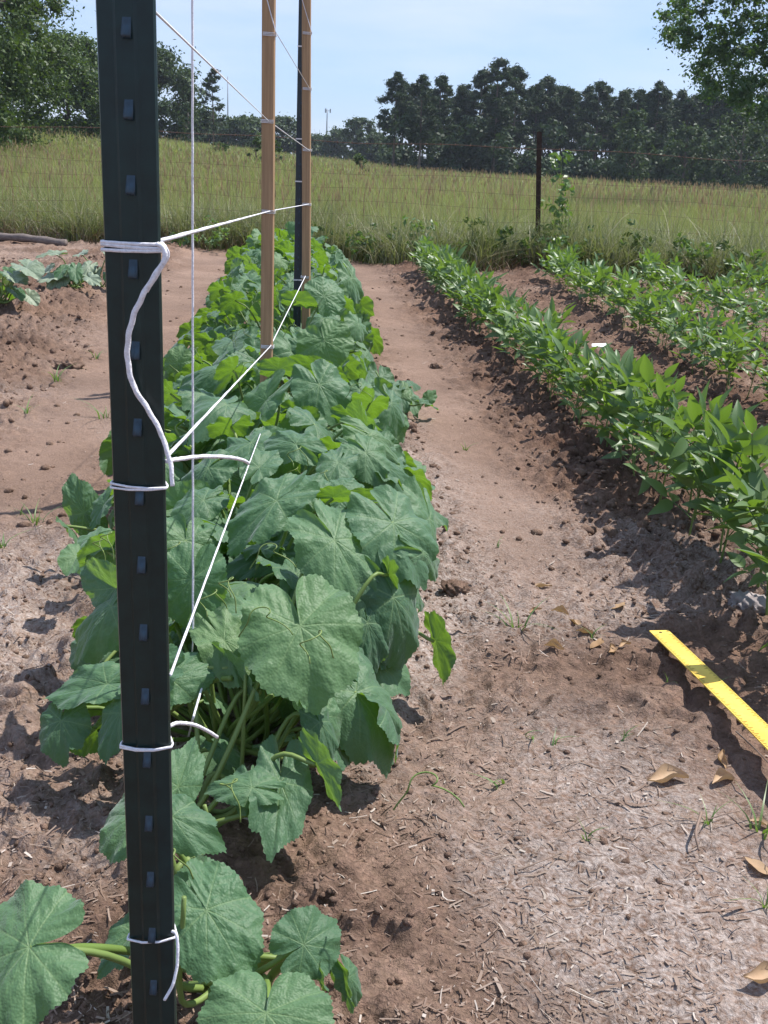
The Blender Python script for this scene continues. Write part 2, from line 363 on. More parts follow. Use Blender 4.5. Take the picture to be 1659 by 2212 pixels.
# reddish seed stalks standing above the meadow
parts = []
for nn, y0, y1, ws in ((3200, 13.3, 30, .003), (5200, 28, 90, .009)):
    x, y = zone(nn, y0, y1, .44, 1.2); k2 = fbm(x*.3, y*.2, 3, 53) > .42; x, y = x[k2], y[k2]; n = len(x)
    hs = rng.uniform(.6, .98, n); az = rng.uniform(0, 6.28, n); ln = rng.uniform(.02, .3, n); zb = ground_z(x, y)-.02
    parts.append(ribbons('', None, np.stack([x, y, zb], 1), hs, np.full(n, ws), ln, az, 3, .3))
    tx, ty, tz = x+np.cos(az)*ln*hs*.8, y+np.sin(az)*ln*hs*.8, zb+hs*.82
    for q in range(2):
        parts.append(ribbons('', None, np.stack([tx, ty, tz], 1), hs*rng.uniform(.12, .24, n), np.full(n, ws*3.2), ln*.6+.1, az+q*2., 3, .8))
V, Fc = merge(parts); tag(link('seed_stalk_grass', mesh('seed_stalk_grass', V, Fc, M['seed'])), 'reddish brown seed stalks standing above the meadow grass', 'grass', kind='stuff')

# straw and dead grass bits on the soil
n = 38000
y = 1.0+6*rng.random(n)**2.1; x = y*rng.uniform(-.42, .42, n)
keep = (rng.random(n) < np.clip(.25+rough(x, y), 0, 1)*ss(.3, .68, fbm(x*4.2, y*4.2, 3, 91))); x, y = x[keep], y[keep]; n = len(x)
ll = rng.gamma(1.6, .0052, n)*rng.choice([1, 1, 1, 1, 1.4, 2.4], n); ll = np.clip(ll, .004, .05); wd = rng.gamma(2., .0008, n)+.0004
a = rng.uniform(0, 6.28, n); tilt = rng.normal(.03, .14, n); cv = rng.normal(0, .22, n)*rng.choice([.4, 1, 3], n, p=[.5, .4, .1])
t = np.linspace(-.5, .5, 4); zg = ground_z(x, y)
px = x[:, None]+np.cos(a)[:, None]*t*ll[:, None]+(-np.sin(a))[:, None]*(cv*ll)[:, None]*(t**2)
py = y[:, None]+np.sin(a)[:, None]*t*ll[:, None]+np.cos(a)[:, None]*(cv*ll)[:, None]*(t**2)
pz = zg[:, None]+.0022+np.abs(tilt[:, None]*(t+.5)*ll[:, None]*.7)
ox, oy = -np.sin(a)[:, None]*wd[:, None]*.5*np.ones(4), np.cos(a)[:, None]*wd[:, None]*.5*np.ones(4)
V = np.stack([np.stack([px-ox, py-oy, pz], -1), np.stack([px+ox, py+oy, pz+.0006], -1)], 2).reshape(-1, 3)
q = np.array([[2*k, 2*k+1, 2*k+3, 2*k+2] for k in range(3)])
tag(link('straw_litter', mesh('straw_litter', V, (np.arange(n)[:, None, None]*8+q).reshape(-1, 4), M['straw'])), 'bits of straw and dead grass scattered on the bare soil', 'straw', kind='stuff')

# crumbs and clods of earth
import bmesh
bm = bmesh.new(); bmesh.ops.create_icosphere(bm, subdivisions=1, radius=1.); bm.verts.ensure_lookup_table()
IV = np.array([v.co[:] for v in bm.verts]); IF = np.array([[v.index for v in f.verts] for f in bm.faces]); bm.free()
LP = []
for k in range(14):
    o_ = rng.uniform(-9, 9, 2); LP.append(IV*(.3+1.4*fbm(IV[:, 0]*2.1+o_[0]+IV[:, 2]*1.3, IV[:, 1]*2.1+o_[1]-IV[:, 2]*1.7, 3, 61, .7))[:, None])
LP = np.array(LP)
def lumps(x, y, s):
    n = len(x); P = LP[rng.integers(0, 14, n)]*(s[:, None]*rng.uniform(.7, 1.3, (n, 3))*np.array([1, 1, .75]))[:, None, :]
    a_ = rng.uniform(0, 6.28, n)[:, None]; X = P[..., 0]*np.cos(a_)-P[..., 1]*np.sin(a_); Y = P[..., 0]*np.sin(a_)+P[..., 1]*np.cos(a_)
    V = np.stack([X+x[:, None], Y+y[:, None], P[..., 2]+ground_z(x, y)[:, None]+.1*s[:, None]], -1)
    return V.reshape(-1, 3), (np.arange(n)[:, None, None]*len(IV)+IF[None]).reshape(-1, 3)
n = 34000; y = 1.0+10.*rng.random(n)**1.5; x = y*rng.uniform(-.42, .4, n)
keep = rng.random(n) < np.maximum(rough(x, y)**2, .05)*np.where((np.abs(x-cuke_x(y)) < .4) & (y > 2), .35, 1)*np.where(y < 2.4, .45, 1); x, y = x[keep], y[keep]
s = np.clip(rng.gamma(2., .0019, len(x)), .0018, np.where(y < 3, .007, .014))*np.where(y > 3, 1.7, 1)
V, Fc = lumps(x, y, s); tag(link('soil_clods', mesh('soil_clods', V, Fc, M['clod'], False)), 'brown crumbs and clods of tilled earth', 'soil', kind='stuff')

# ------------------------------------------------------------------ trees
def leafcloud(cen, rad, nper, size, flat=1., aspect=.55, soft=False):
    """leaf-sized faces scattered through clumps; cen (k,3), rad (k,)"""
    k = len(cen); idx = np.repeat(np.arange(k), nper); n = len(idx)
    d = rng.normal(size=(n, 3)); d /= np.linalg.norm(d, axis=1)[:, None]
    rr = np.abs(rng.normal(0, .55, n)) if soft else rng.random(n)**(1/2.2)
    P = cen[idx]+d*(rad[idx]*rr)[:, None]*np.array([1, 1, flat])
    nrm = d*.7+rng.normal(size=(n, 3))*.8+np.array([0, 0, .35]); nrm /= np.linalg.norm(nrm, axis=1)[:, None]
    t1 = np.cross(nrm, rng.normal(size=(n, 3))); t1 /= np.linalg.norm(t1, axis=1)[:, None]; t2 = np.cross(nrm, t1)
    s_ = size*rng.uniform(.6, 1.4, n)[:, None]
    a = P-t1*s_*.5; b = P+t2*s_*aspect*.5+nrm*s_*.08; c = P+t1*s_*.5; e = P-t2*s_*aspect*.5+nrm*s_*.08
    V = np.stack([a, b, c, e], 1).reshape(-1, 3); return V, np.arange(n*4).reshape(-1, 4)
def trunk_mb(h, r, limbs, lean=(0, 0)):
    mb = MB(); z = np.linspace(0, 1, 9)
    P = np.stack([lean[0]*z**1.5+.03*h*np.sin(z*5)*.3, lean[1]*z, z*h-.3*(z == 0)], 1)
    mb.tube(P, r*(1.15-z*.85)*(1+.5*np.exp(-z*14)), 9)
    for (z0, az, up, ln_) in limbs:
        b = np.array([np.interp(z0, z, P[:, k]) for k in range(3)])
        d = np.array([math.cos(az)*math.cos(up), math.sin(az)*math.cos(up), math.sin(up)])
        q = np.array([b+d*ln_*s2+np.array([0, 0, .12*ln_*s2*s2]) for s2 in np.linspace(0, 1, 5)])
        mb.tube(q, r*.5*(1-z0*.5)*np.linspace(1, .2, 5), 6)
    return mb
def broad_tree(name, loc, h, rx, label, group=None, base=.1, nclump=70, nper=110, lsize=.2, mt='oak', seed=0, top=1., cat='tree'):
    random.seed(seed)
    root = empty(name, loc, label, cat, group)
    limbs = [(random.uniform(.25, .7), random.uniform(0, 6.28), random.uniform(.3, 1.), rx*random.uniform(.5, .9)) for _ in range(9)]
    trunk_mb(h*.8, max(.05, h*.022), limbs).build('trunk', M['bark'], root)
    cs, rs = [], []
    for _ in range(nclump):
        u = random.random(); zz = base+(1-base)*u
        prof = math.sqrt(max(.02, 1-((u-.42)/.6)**2))*(1 if u > .42 else .82+.18*u/.42)
        a_ = random.uniform(0, 6.28); q_ = random.random()**.5
        cr_ = rx*random.uniform(.17, .34)
        cs.append((math.cos(a_)*rx*prof*q_*.88, math.sin(a_)*rx*prof*q_*.88, min(zz*h, h-cr_*.6*top))); rs.append(cr_)
    V, Fc = leafcloud(np.array(cs), np.array(rs), nper, lsize, .8, .55, True)
    link('crown', mesh('crown', V, Fc, M[mt], False), root); return root
def pine_meshes(h, seed, cb=.4, w=.2, nper=60, ls=.46):
    random.seed(seed); cs, rs = [], []; limbs = []
    nb = 34
    for k in range(nb):
        u = (k+random.random())/nb; zz = cb+(1-cb)*u*.97
        ln_ = h*w*(1-u)**.6*(.55+.45*min(1, u/.22))*random.uniform(.6, 1.15)
        a_ = random.uniform(0, 6.28); up = random.uniform(-.05, .4)
        limbs.append((min(zz/.97, .99), a_, up, ln_))
        for s2 in (.45, .8, 1.):
            if random.random() < .85:
                cs.append((math.cos(a_)*ln_*s2, math.sin(a_)*ln_*s2, zz*h+math.sin(up)*ln_*s2+random.uniform(-.1, .2))); rs.append(h*random.uniform(.03, .062)*(1.15-.4*u))
    cs.append((0, 0, h*.97)); rs.append(h*.03)
    V, Fc = leafcloud(np.array(cs), np.array(rs), nper, ls, .7, .3, True)
    tm = trunk_mb(h*.97, h*.011, limbs)
    return mesh('trunk', np.concatenate(tm.v), tm.f, M['bark']), mesh('crown', V, Fc, M['pine'], False)
def at_tree(px, Y, zoff=0):
    X = float(gy(px, 340, Y)[0]); return (X, Y, float(land(X, Y))-.1)

# left broadleaf trees
broad_tree('oak_tree', at_tree(-40, 52), 13.5, 5.2, 'huge leafy broadleaf tree at left, foliage reaching down to the meadow', None, .03, 230, 700, .16, 'oak', 3)
broad_tree('oak_tree', at_tree(-150, 45), 15.5, 5.4, 'tall dark tree standing outermost behind the huge leafy tree', None, .05, 130, 520, .2, 'oak', 4)
broad_tree('oak_tree', at_tree(150, 70), 6.2, 3.4, 'lower bushy tree filling the gap right of the huge leafy tree', None, .0, 90, 380, .22, 'oak', 6)
broad_tree('oak_tree', at_tree(330, 105), 8.2, 5.0, 'round domed tree seen just right of the near green post', None, .0, 110, 260, .34, 'far', 8)
broad_tree('oak_tree', at_tree(236, 110), 7.6, 4.4, 'rounded tree hidden mostly behind the near green post', None, .0, 90, 220, .36, 'far', 9)
broad_tree('small_tree', at_tree(408, 96), 3.6, 1.0, 'small dark bushy sapling tree out in the meadow beside the hanging string', None, .0, 22, 90, .22, 'far', 10)
# lone scraggly pine
tmx, cmx = pine_meshes(8.1, 77, .22, .26, 50, .34)
rt = empty('pine_tree', at_tree(460, 118), 'lone scraggly pine with ragged open top left of the first wooden stake', 'tree'); link('trunk', tmx, rt); link('crown', cmx, rt)
# far row of low trees
far = [(430, 150, 5.0, 4.2, 'low dark tree right behind the lone scraggly pine'), (512, 150, 4.6, 3.2, 'low round tree between the lone pine and first stake'),
       (545, 160, 5.2, 3.4, 'low tree just left of the first wooden stake'), (612, 165, 5.8, 4.2, 'rounded tree between the two wooden stakes'),
       (695, 190, 4.3, 4.5, 'low hazy tree below the distant tower'), (735, 185, 5.4, 4.2, 'hazy tree right of the distant tower'),
       (775, 175, 7.0, 3.6, 'taller hazy tree left of the pine wood edge'), (815, 175, 5.2, 4.0, 'hazy bush tree touching the pine wood edge')]
for k, (px, Y, h_, rx_, lb) in enumerate(far):
    broad_tree('distant_tree', at_tree(px, Y), h_, rx_, lb, 'low trees on the far side of the meadow', .0, 60, 130, .5, 'far', 20+k)
for k, (px, Y, h_, lb) in enumerate([(553, 62, 1.7, 'small green bush in the meadow just left of the first stake'), (592, 66, 1.6, 'small green bush in the meadow right of the first stake'),
                                     (780, 70, 1.3, 'small pale bush in the meadow before the hazy trees'), (470, 75, 1.0, 'low weedy bush in the meadow below the lone pine')]):
    broad_tree('bush', at_tree(px, Y), h_, .75, lb, 'bushes out in the meadow', .0, 16, 80, .16, 'oak', 40+k, cat='bush')

# pine wood
protos = [pine_meshes(13, 100+k, cb, wd_, 165, .42) for k, (cb, wd_) in enumerate(((.42, .2), (.36, .22), (.46, .17), (.32, .24), (.5, .19)))]
def pine(px, Y, h_, k, label, rot=None):
    r_ = empty('pine_tree', at_tree(px, Y), label, 'tree', 'pines of the wood beyond the meadow'); s_ = h_/13*.875
    r_.scale = (s_*random.uniform(.95, 1.15),)*2+(s_,); r_.rotation_euler = (0, 0, random.uniform(0, 6.28))
    link('trunk', protos[k % 5][0], r_); link('crown', protos[k % 5][1], r_)
random.seed(5)
front = [(850, 108, 10.4, 0, 'leftmost pine at the edge of the pine wood'), (905, 104, 10.0, 1, 'second pine from the left edge of the pine wood'), (945, 110, 10.6, 3, 'third pine from the left edge of the wood'),
         (990, 112, 9.7, 2, 'slim pine in the dip left of the tallest pines'), (1030, 112, 11.6, 3, 'tall pine on the left of the tallest clump'), (1065, 108, 12.4, 1, 'tallest pine in the middle of the clump'),
         (1105, 112, 12.2, 3, 'tall pine on the right of the tallest clump'), (1150, 114, 10.4, 4, 'pine directly behind the rusty fence post'), (1195, 118, 10.6, 2, 'pine just right of the rusty fence post')]
for a_ in front: pine(*a_)
for k in range(34):
    px = 1140+k*17+random.uniform(-7, 7)
    if px > 1720: break
    pine(px, random.uniform(112, 128), random.uniform(10.2, 11.5)*(1+.02*(k > 20)), k, 'dark pine among the even topped stretch of the pine wood')
for k in range(34):
    px = 862+k*26+random.uniform(-12, 12)
    if 1120 < px < 1330: continue
    pine(px, random.uniform(134, 146), random.uniform(10.8, 12.6), k+2, 'pine standing deep inside the pine wood')
# understorey in the wood, one mass
cs, rs = [], []
for k in range(420):
    px = random.uniform(840, 1740); Y = random.uniform(105, 128); X, _, zz = at_tree(px, Y)
    if 1100 < px < 1360 and random.random() < .65: hh = random.uniform(.3, 1.9)
    else: hh = random.uniform(.3, 5.2)
    cs.append((X, Y, zz+hh)); rs.append(random.uniform(.8, 1.6))
V, Fc = leafcloud(np.array(cs), np.array(rs), 120, .5, .9)
tag(link('undergrowth', mesh('undergrowth', V, Fc, M['pine'], False)), 'dark undergrowth between the trunks of the pine wood', 'undergrowth', kind='stuff')
for k, (px, Y, h_, rx_, lb) in enumerate([(1370, 100, 6.6, 2.2, 'paler green broadleaf tree in front of the pine wood'), (1480, 98, 5.6, 2.6, 'bushy broadleaf tree at the right of the pine wood front'),
                                          (1600, 96, 7.0, 3.4, 'dark broadleaf tree below the overhanging branches')]):
    broad_tree('understorey_tree', at_tree(px, Y), h_, rx_, lb, None, .05, 50, 90, .32, 'far', 60+k)
# near tree at right, its trunk outside the picture
rt = empty('pecan_tree', at_tree(1905, 38), 'large airy green tree whose branches overhang from the right', 'tree')
lm = []
random.seed(17)
trunk_mb(9, .32, [(random.uniform(.3, .9), random.uniform(2.2, 4.2), random.uniform(.15, .9), random.uniform(2.5, 4.6)) for _ in range(14)]).build('trunk', M['bark'], rt)
cs, rs = [], []
cb_ = np.array(at_tree(1905, 38))
for k in range(560):
    px = random.uniform(1430, 1950); py = random.uniform(-200, 300); Y = 38+random.uniform(-3, 3)
    e_ = ((px-1800)/365)**2+((py-45)/235)**2
    if e_ > 1.: continue
    cs.append(gy(px, py, Y)-cb_); rs.append(random.uniform(.3, .72))
for k in range(60):
    a_ = random.uniform(-1.7, 1.7); q_ = random.random()**.5*4.6
    cs.append((math.cos(a_)*q_, math.sin(a_)*q_, random.uniform(3.4, 9.))); rs.append(random.uniform(.6, .9))
V, Fc = leafcloud(np.array(cs), np.array(rs), 150, .14, .8, .5, True)
link('crown', mesh('crown', V, Fc, M['pecan'], False), rt)

# masts on the skyline
def mast(px, Y, y0, y1, label, head=False):
    b = gy(px, y0, Y); tp = gy(px, y1, Y); b[0] = tp[0]; mb = MB(); o = empty('radio_mast', b, label, 'mast')
    h_ = tp[2]-b[2]; mb.tube([(0, 0, 0), (0, 0, h_*.5), (0, 0, h_)], [.22*Y/300, .18*Y/300, .12*Y/300], 6)
    mb.build('pole', M['steel'], o)
    if head:
        hb = MB()
        for k in range(3):
            a_ = k*2.1; hb.box((math.cos(a_)*.9, math.sin(a_)*.9, h_-.4), (.35, .35, 1.1)); hb.box((math.cos(a_)*.45, math.sin(a_)*.45, h_-.4), (1. if k == 0 else .5, .12, .12))
        hb.build('antenna', M['steel'], o, False)
mast(707, 330, 300, 236, 'distant cell tower on the skyline right of the stakes', True)
mast(492, 345, 300, 165, 'thin distant radio mast left of the first stake')

# ------------------------------------------------------------------ wire fence
FY = 13.0
fence = empty('wire_fence', (0, FY, 0), 'sagging rusty wire fence with woven mesh and one top wire', 'fence')
def fence_y(x): return -.04*x
posts = [-7.4, -2.85, float(gy(1163, 560, FY)[0]), 6.4]
for k, px in enumerate(posts):
    mb = MB(); zb = gh(px, FY)-.2; lx = float(gy(1163, 290, FY)[0]-gy(1163, 560, FY)[0]) if k == 2 else -.02
    top = 1.5 if k == 2 else 1.36
    prof = [(-.019, -.004), (.019, -.004), (.019, .002), (.004, .002), (.004, .03), (-.004, .03), (-.004, .002), (-.019, .002)]
    V = [(px+a_*1.5, fence_y(px)+b_*1.5, zb) for a_, b_ in prof]+[(px+lx+a_*1.5, fence_y(px)+b_*1.5, top) for a_, b_ in prof]
    mb.add(V, [(i_, (i_+1) % 8, 8+(i_+1) % 8, 8+i_) for i_ in range(8)]+[tuple(range(8))[::-1], tuple(range(8, 16))])
    for z_ in np.arange(.2, top, .054): mb.box((px+lx*z_/top, fence_y(px)-.011, z_), (.012, .01, .02))
    mb.build('post', M['rust'], fence, False)
xs = np.linspace(-7.4, 6.4, 160)
def sag(x):
    z = np.zeros_like(x)
    for a_, b_ in zip(posts[:-1], posts[1:]):
        k_ = (x >= a_) & (x <= b_); u_ = (x-a_)/(b_-a_); z = z-np.where(k_, .3*u_*(1-u_)*.6, 0)
    return z
mb = MB(); mb.tube(np.stack([xs, fence_y(xs)-.02, 1.33+sag(xs)*.7+.012*np.sin(xs*3)], 1), .0034, 5)
for xb in np.arange(-7.2, 6.4, .17):
    z_ = 1.33+float(sag(np.array([xb]))[0])*.7+.012*math.sin(xb*3); yb_ = fence_y(xb)-.02
    mb.tube([(xb-.004, yb_-.014, z_-.012), (xb, yb_, z_), (xb+.004, yb_+.014, z_+.012)], .0022, 4); mb.tube([(xb+.006, yb_-.012, z_+.014), (xb+.006, yb_+.012, z_-.014)], .0022, 4)
mb.build('barbed_wire', M['rustwire'], fence)
mb = MB()
for k, z_ in enumerate((.98, .82, .66, .5, .36, .24, .13)):
    mb.tube(np.stack([xs, fence_y(xs)-.02+.01*np.sin(xs*5+k), z_+sag(xs)*.55+.015*np.sin(xs*2.2+k)], 1), .0015, 5)
for xb in np.arange(-7.3, 6.4, .3):
    z_ = np.linspace(.1, .98, 6); mb.tube(np.stack([xb+.012*np.sin(z_*9+xb), np.full(6, fence_y(xb)-.018), z_+sag(np.array([xb]))[0]*.55], 1), .0012, 5)
mb.build('woven_wire', M['rustwire'], fence)

# weeds one can tell apart at the fence
def sapling(px, py0, py1, Y, nl, label, name='sapling', ls=.09, mt='pecan', wid=.12, cat='weed'):
    b = gy(px, py0, Y); tp = gy(px+random.uniform(-6, 6), py1, Y); b[2] = gh(b[0], b[1]); o = empty(name, b, label, cat)
    q = tp-b; mb = MB(); P = spline([(0, 0, 0), q*.5+np.array([.02, 0, 0]), q], 8); mb.tube(P, np.linspace(.007, .003, len(P)), 6); mb.build('stem', M['stem'], o)
    cs = [q*random.uniform(.25, 1.03)+np.array([random.gauss(0, wid*.6), random.gauss(0, wid*.6), 0]) for _ in range(nl)]
    V, Fc = leafcloud(np.array(cs), np.full(nl, ls*.9), 8, ls, .8, .45); link('foliage', mesh('foliage', V, Fc, M[mt], False), o)
random.seed(9)
sapling(1212, 560, 338, 12.7, 46, 'bright green sapling growing beside the rusty fence post', ls=.075, mt='bean', wid=.12)
sapling(1172, 570, 490, 12.85, 26, 'dark bushy weed at the foot of the rusty fence post', 'weed_plant', .08, 'oak', .17)
sapling(905, 570, 480, 12.5, 12, 'leafy weed in the grass left of the fence post', 'weed_plant', .08, 'bean', .15)
sapling(1270, 590, 520, 12.2, 14, 'leafy weed low in the grass right of the sapling', 'weed_plant', .08, 'pecan', .2)

for k in range(26):
    px = 240+k*56+random.uniform(-22, 22); Y = 12.3+random.uniform(-.3, .7)-.0009*(px-830)
    if 205 < px < 335: continue
    py = 560+.02*(px-800); sapling(px, py, py-random.uniform(35, 95), Y, random.randint(7, 15), 'low leafy weed in the grass strip along the fence', 'weed_plant', random.uniform(.05, .09), random.choice(('bean', 'pecan', 'oak')), random.uniform(.08, .2))
for o in list(C.objects):
    if o.get('label') == 'low leafy weed in the grass strip along the fence': o['group'] = 'low weeds along the fence'
# log lying at the left edge of the garden
mb = MB(); a_, b_ = gz(-60, 512, .05), gz(142, 526, .05)
P = spline([a_, a_*.5+b_*.5+np.array([0, 0, .03]), b_], 10); mb.tube(P, .045*(1+.12*np.sin(np.arange(len(P))*1.3)), 10)
o = mb.build('log', M['old']); tag(o, 'grey weathered log lying at the meadow edge of the garden', 'log')

# ------------------------------------------------------------------ cucumber leaf shapes
def cuke_leaf(seed, round_=.5, droop=.18, fold=.1, wave=.06, quilt=.018):
    rg = np.random.default_rng(seed); na_, nr_ = 280, 40
    th = np.linspace(-math.pi, math.pi, na_)
    A = np.radians([0, 12, 26, 45, 62, 85, 108, 132, 152, 166, 175, 180])
    pent = np.array([1., .9, .82, .88, .78, .8, .70, .73, .72, .64, .4, .06]); rnd = np.array([.95, .93, .9, .88, .85, .82, .8, .8, .78, .7, .46, .06])
    prof = pent*(1-round_)+rnd*round_
    out = np.empty(na_)
    for s_ in (0, 1):
        pr = prof*(1+rg.normal(0, .03, len(prof))); k_ = th >= 0 if s_ else th < 0
        out[k_] = np.interp(np.abs(th[k_]), A, pr)
    ker = np.exp(-np.linspace(-2, 2, 7)**2); out = np.convolve(np.pad(out, 3, mode='edge'), ker/ker.sum(), 'valid')
    nt_ = 58; ph = (np.abs(th)/math.pi*nt_*.5+rg.uniform(0, 1)) % 1
    teeth = np.where(ph < .7, ph/.7, (1-ph)/.3)
    out *= 1+.04*(teeth-.5)*np.clip((math.pi-np.abs(th))*3, 0, 1)+.02*np.sin(th*9+rg.uniform(0, 6))
    rr = np.linspace(0, 1, nr_)[:, None]; rad = rr*out[None]
    X, Y = rad*np.sin(th)[None], rad*np.cos(th)[None]
    vm = np.zeros_like(X); ql = np.zeros_like(X); best = np.full(X.shape, 9.)
    for k_, va in enumerate(np.radians([0, 40, -40, 82, -82, 126, -126])):
        dx, dy = math.sin(va), math.cos(va); u_ = X*dx+Y*dy; v_ = np.abs(X*dy-Y*dx); v_ = np.where(u_ < 0, 9, v_)
        wv = .012*(1.15-np.clip(u_, 0, 1)); vm = np.maximum(vm, np.exp(-(v_/wv)**2)*(u_ > -.01))
        near = v_ < best; best = np.minimum(best, v_)
        phs = (u_-v_*.75+.05*(fbm(X*5+k_, Y*5+seed, 2, 9)-.5))/(.15+.03*((k_*7+seed) % 3))+k_*.37+seed*.21; fr = np.abs(phs-np.round(phs))
        sec = np.exp(-(fr*.145/.009)**2)*.4*(v_ > .01)
        b_ = .5-.5*np.cos(2*math.pi*phs)
        vm = np.where(near, np.maximum(vm*(v_ < .03), np.maximum(sec*np.clip(1.2-rr, 0, 1), vm)), vm); ql = np.where(near, b_*np.clip(v_/.08, 0, 1), ql)
    hi = fbm(X*16+seed, Y*16, 2, seed)
    vm = np.clip(vm, 0, 1)
    r2 = X*X+Y*Y
    Z = -droop*r2*(1+.5*np.cos(th)[None])+fold*np.abs(X)*(1-.3*rr)+wave*rr**2*np.sin(5*th+rg.uniform(0, 6))[None]*.8+wave*.6*rr**3*np.sin(11*th+rg.uniform(0, 6))[None]
    Z = Z+quilt*.4*ql+quilt*.4*(hi-.5)+.06*rr*(fbm(X*4+seed, Y*4, 2, seed+2)-.5)-.006*vm*(1-rr*.6)+.05*(fbm(X*2.2+seed*3, Y*2.2, 2, seed+5)-.5)
    V = np.stack([X, Y, Z], -1).reshape(-1, 3)
    i, j = np.meshgrid(np.arange(nr_-1), np.arange(na_-1), indexing='ij')
    Fq = np.stack([i*na_+j, (i+1)*na_+j, (i+1)*na_+j+1, i*na_+j+1], -1).reshape(-1, 4)[:, ::-1]
    return mesh('leaf', V, Fq, M['cuke'], True, dict(vein=vm.ravel()*.62))
LV = [cuke_leaf(300+k, rd, dr, fo, wv, qu) for k, (rd, dr, fo, wv, qu) in enumerate((
    (.75, .22, .1, .07, .02), (.4, .32, .08, .08, .024), (.2, .38, .12, .08, .022), (.6, .42, -.02, .08, .022), (.1, .16, .3, .07, .018),
    (.5, .1, .42, .06, .016), (.9, .24, .05, .06, .036), (.3, .55, .1, .09, .02), (.5, .3, .2, .1, .024), (.15, .32, .16, .1, .022)))]

# plants of the cucumber row: crown points
PY = [1.18, 1.5, 1.8, 2.1, 2.45, 2.8, 3.15, 3.5, 3.85, 4.2, 4.6, 5., 5.4, 5.8, 6.2, 6.6, 7.05, 7.5, 7.95, 8.4, 8.85, 9.3, 9.75, 10.2, 10.65]
CL = {0: 'cucumber plant nearest the camera, sprawling on soil at the green post foot', 1: 'cucumber plant with toothed leaves beside the near green post', 2: 'cucumber plant carrying the biggest heart shaped leaf',
      3: 'cucumber plant with drooping bluish leaf over the path edge', 4: 'cucumber plant with broad veined leaves below the looped white string', 5: 'cucumber plant behind the biggest heart shaped leaf plant',
      6: 'cucumber plant just before the first wooden stake', 7: 'cucumber plant growing round the foot of the first wooden stake', 8: 'cucumber plant just beyond the first wooden stake',
      9: 'cucumber plant midway between the two wooden stakes', 10: 'cucumber plant with large round ribbed leaf before second stake', 11: 'cucumber plant at the foot of the second wooden stake and far green post'}
cukes = []
for k, y_ in enumerate(PY):
    x_ = cuke_x(y_)+random.uniform(-.06, .06)
    e_ = empty('cucumber_plant', (x_, y_, gh(x_, y_)), CL.get(k, 'cucumber plant in the far stretch of the row beyond the second stake'), 'cucumber plant', 'cucumber plants in the trellised row')
    cukes.append(dict(o=e_, p=np.array(e_.location), mb=MB(), n=0))
def put_leaf(B, T, width, hint, var, plant=None, petiole=True, sz=1.):
    B, T = np.array(B), np.array(T); ln_ = np.linalg.norm(T-B)
    x_, y_, z_ = frame(T-B, hint); mir = 1 if var % 2 else random.choice((-1, 1))
    if plant is None: plant = min(cukes, key=lambda c: (c['p'][1]-B[1])**2+.3*(c['p'][0]-B[0])**2)
    o = link('leaf', LV[var], plant['o']); s_ = ln_; sx = width/1.55
    loc = B-plant['p']
    o.matrix_local = M4(x_, y_, z_, loc, (sx*mir, s_, (sx+s_)*.5)); plant['n'] += 1
    if petiole:
        q = loc; end = np.array([random.uniform(-.05, .05), random.uniform(-.06, .06), .02])
        pk = q-y_*.06-z_*.03; c2 = end*.5+q*.5+np.array([0, 0, -.02])
        P = spline([q-z_*.003, pk*.75+c2*.25, c2*.6+end*.4, end], 5); plant['mb'].tube(P, np.linspace(.0035, .0055, len(P)), 6)
    return o
DH = (.1, -.45, 1.)
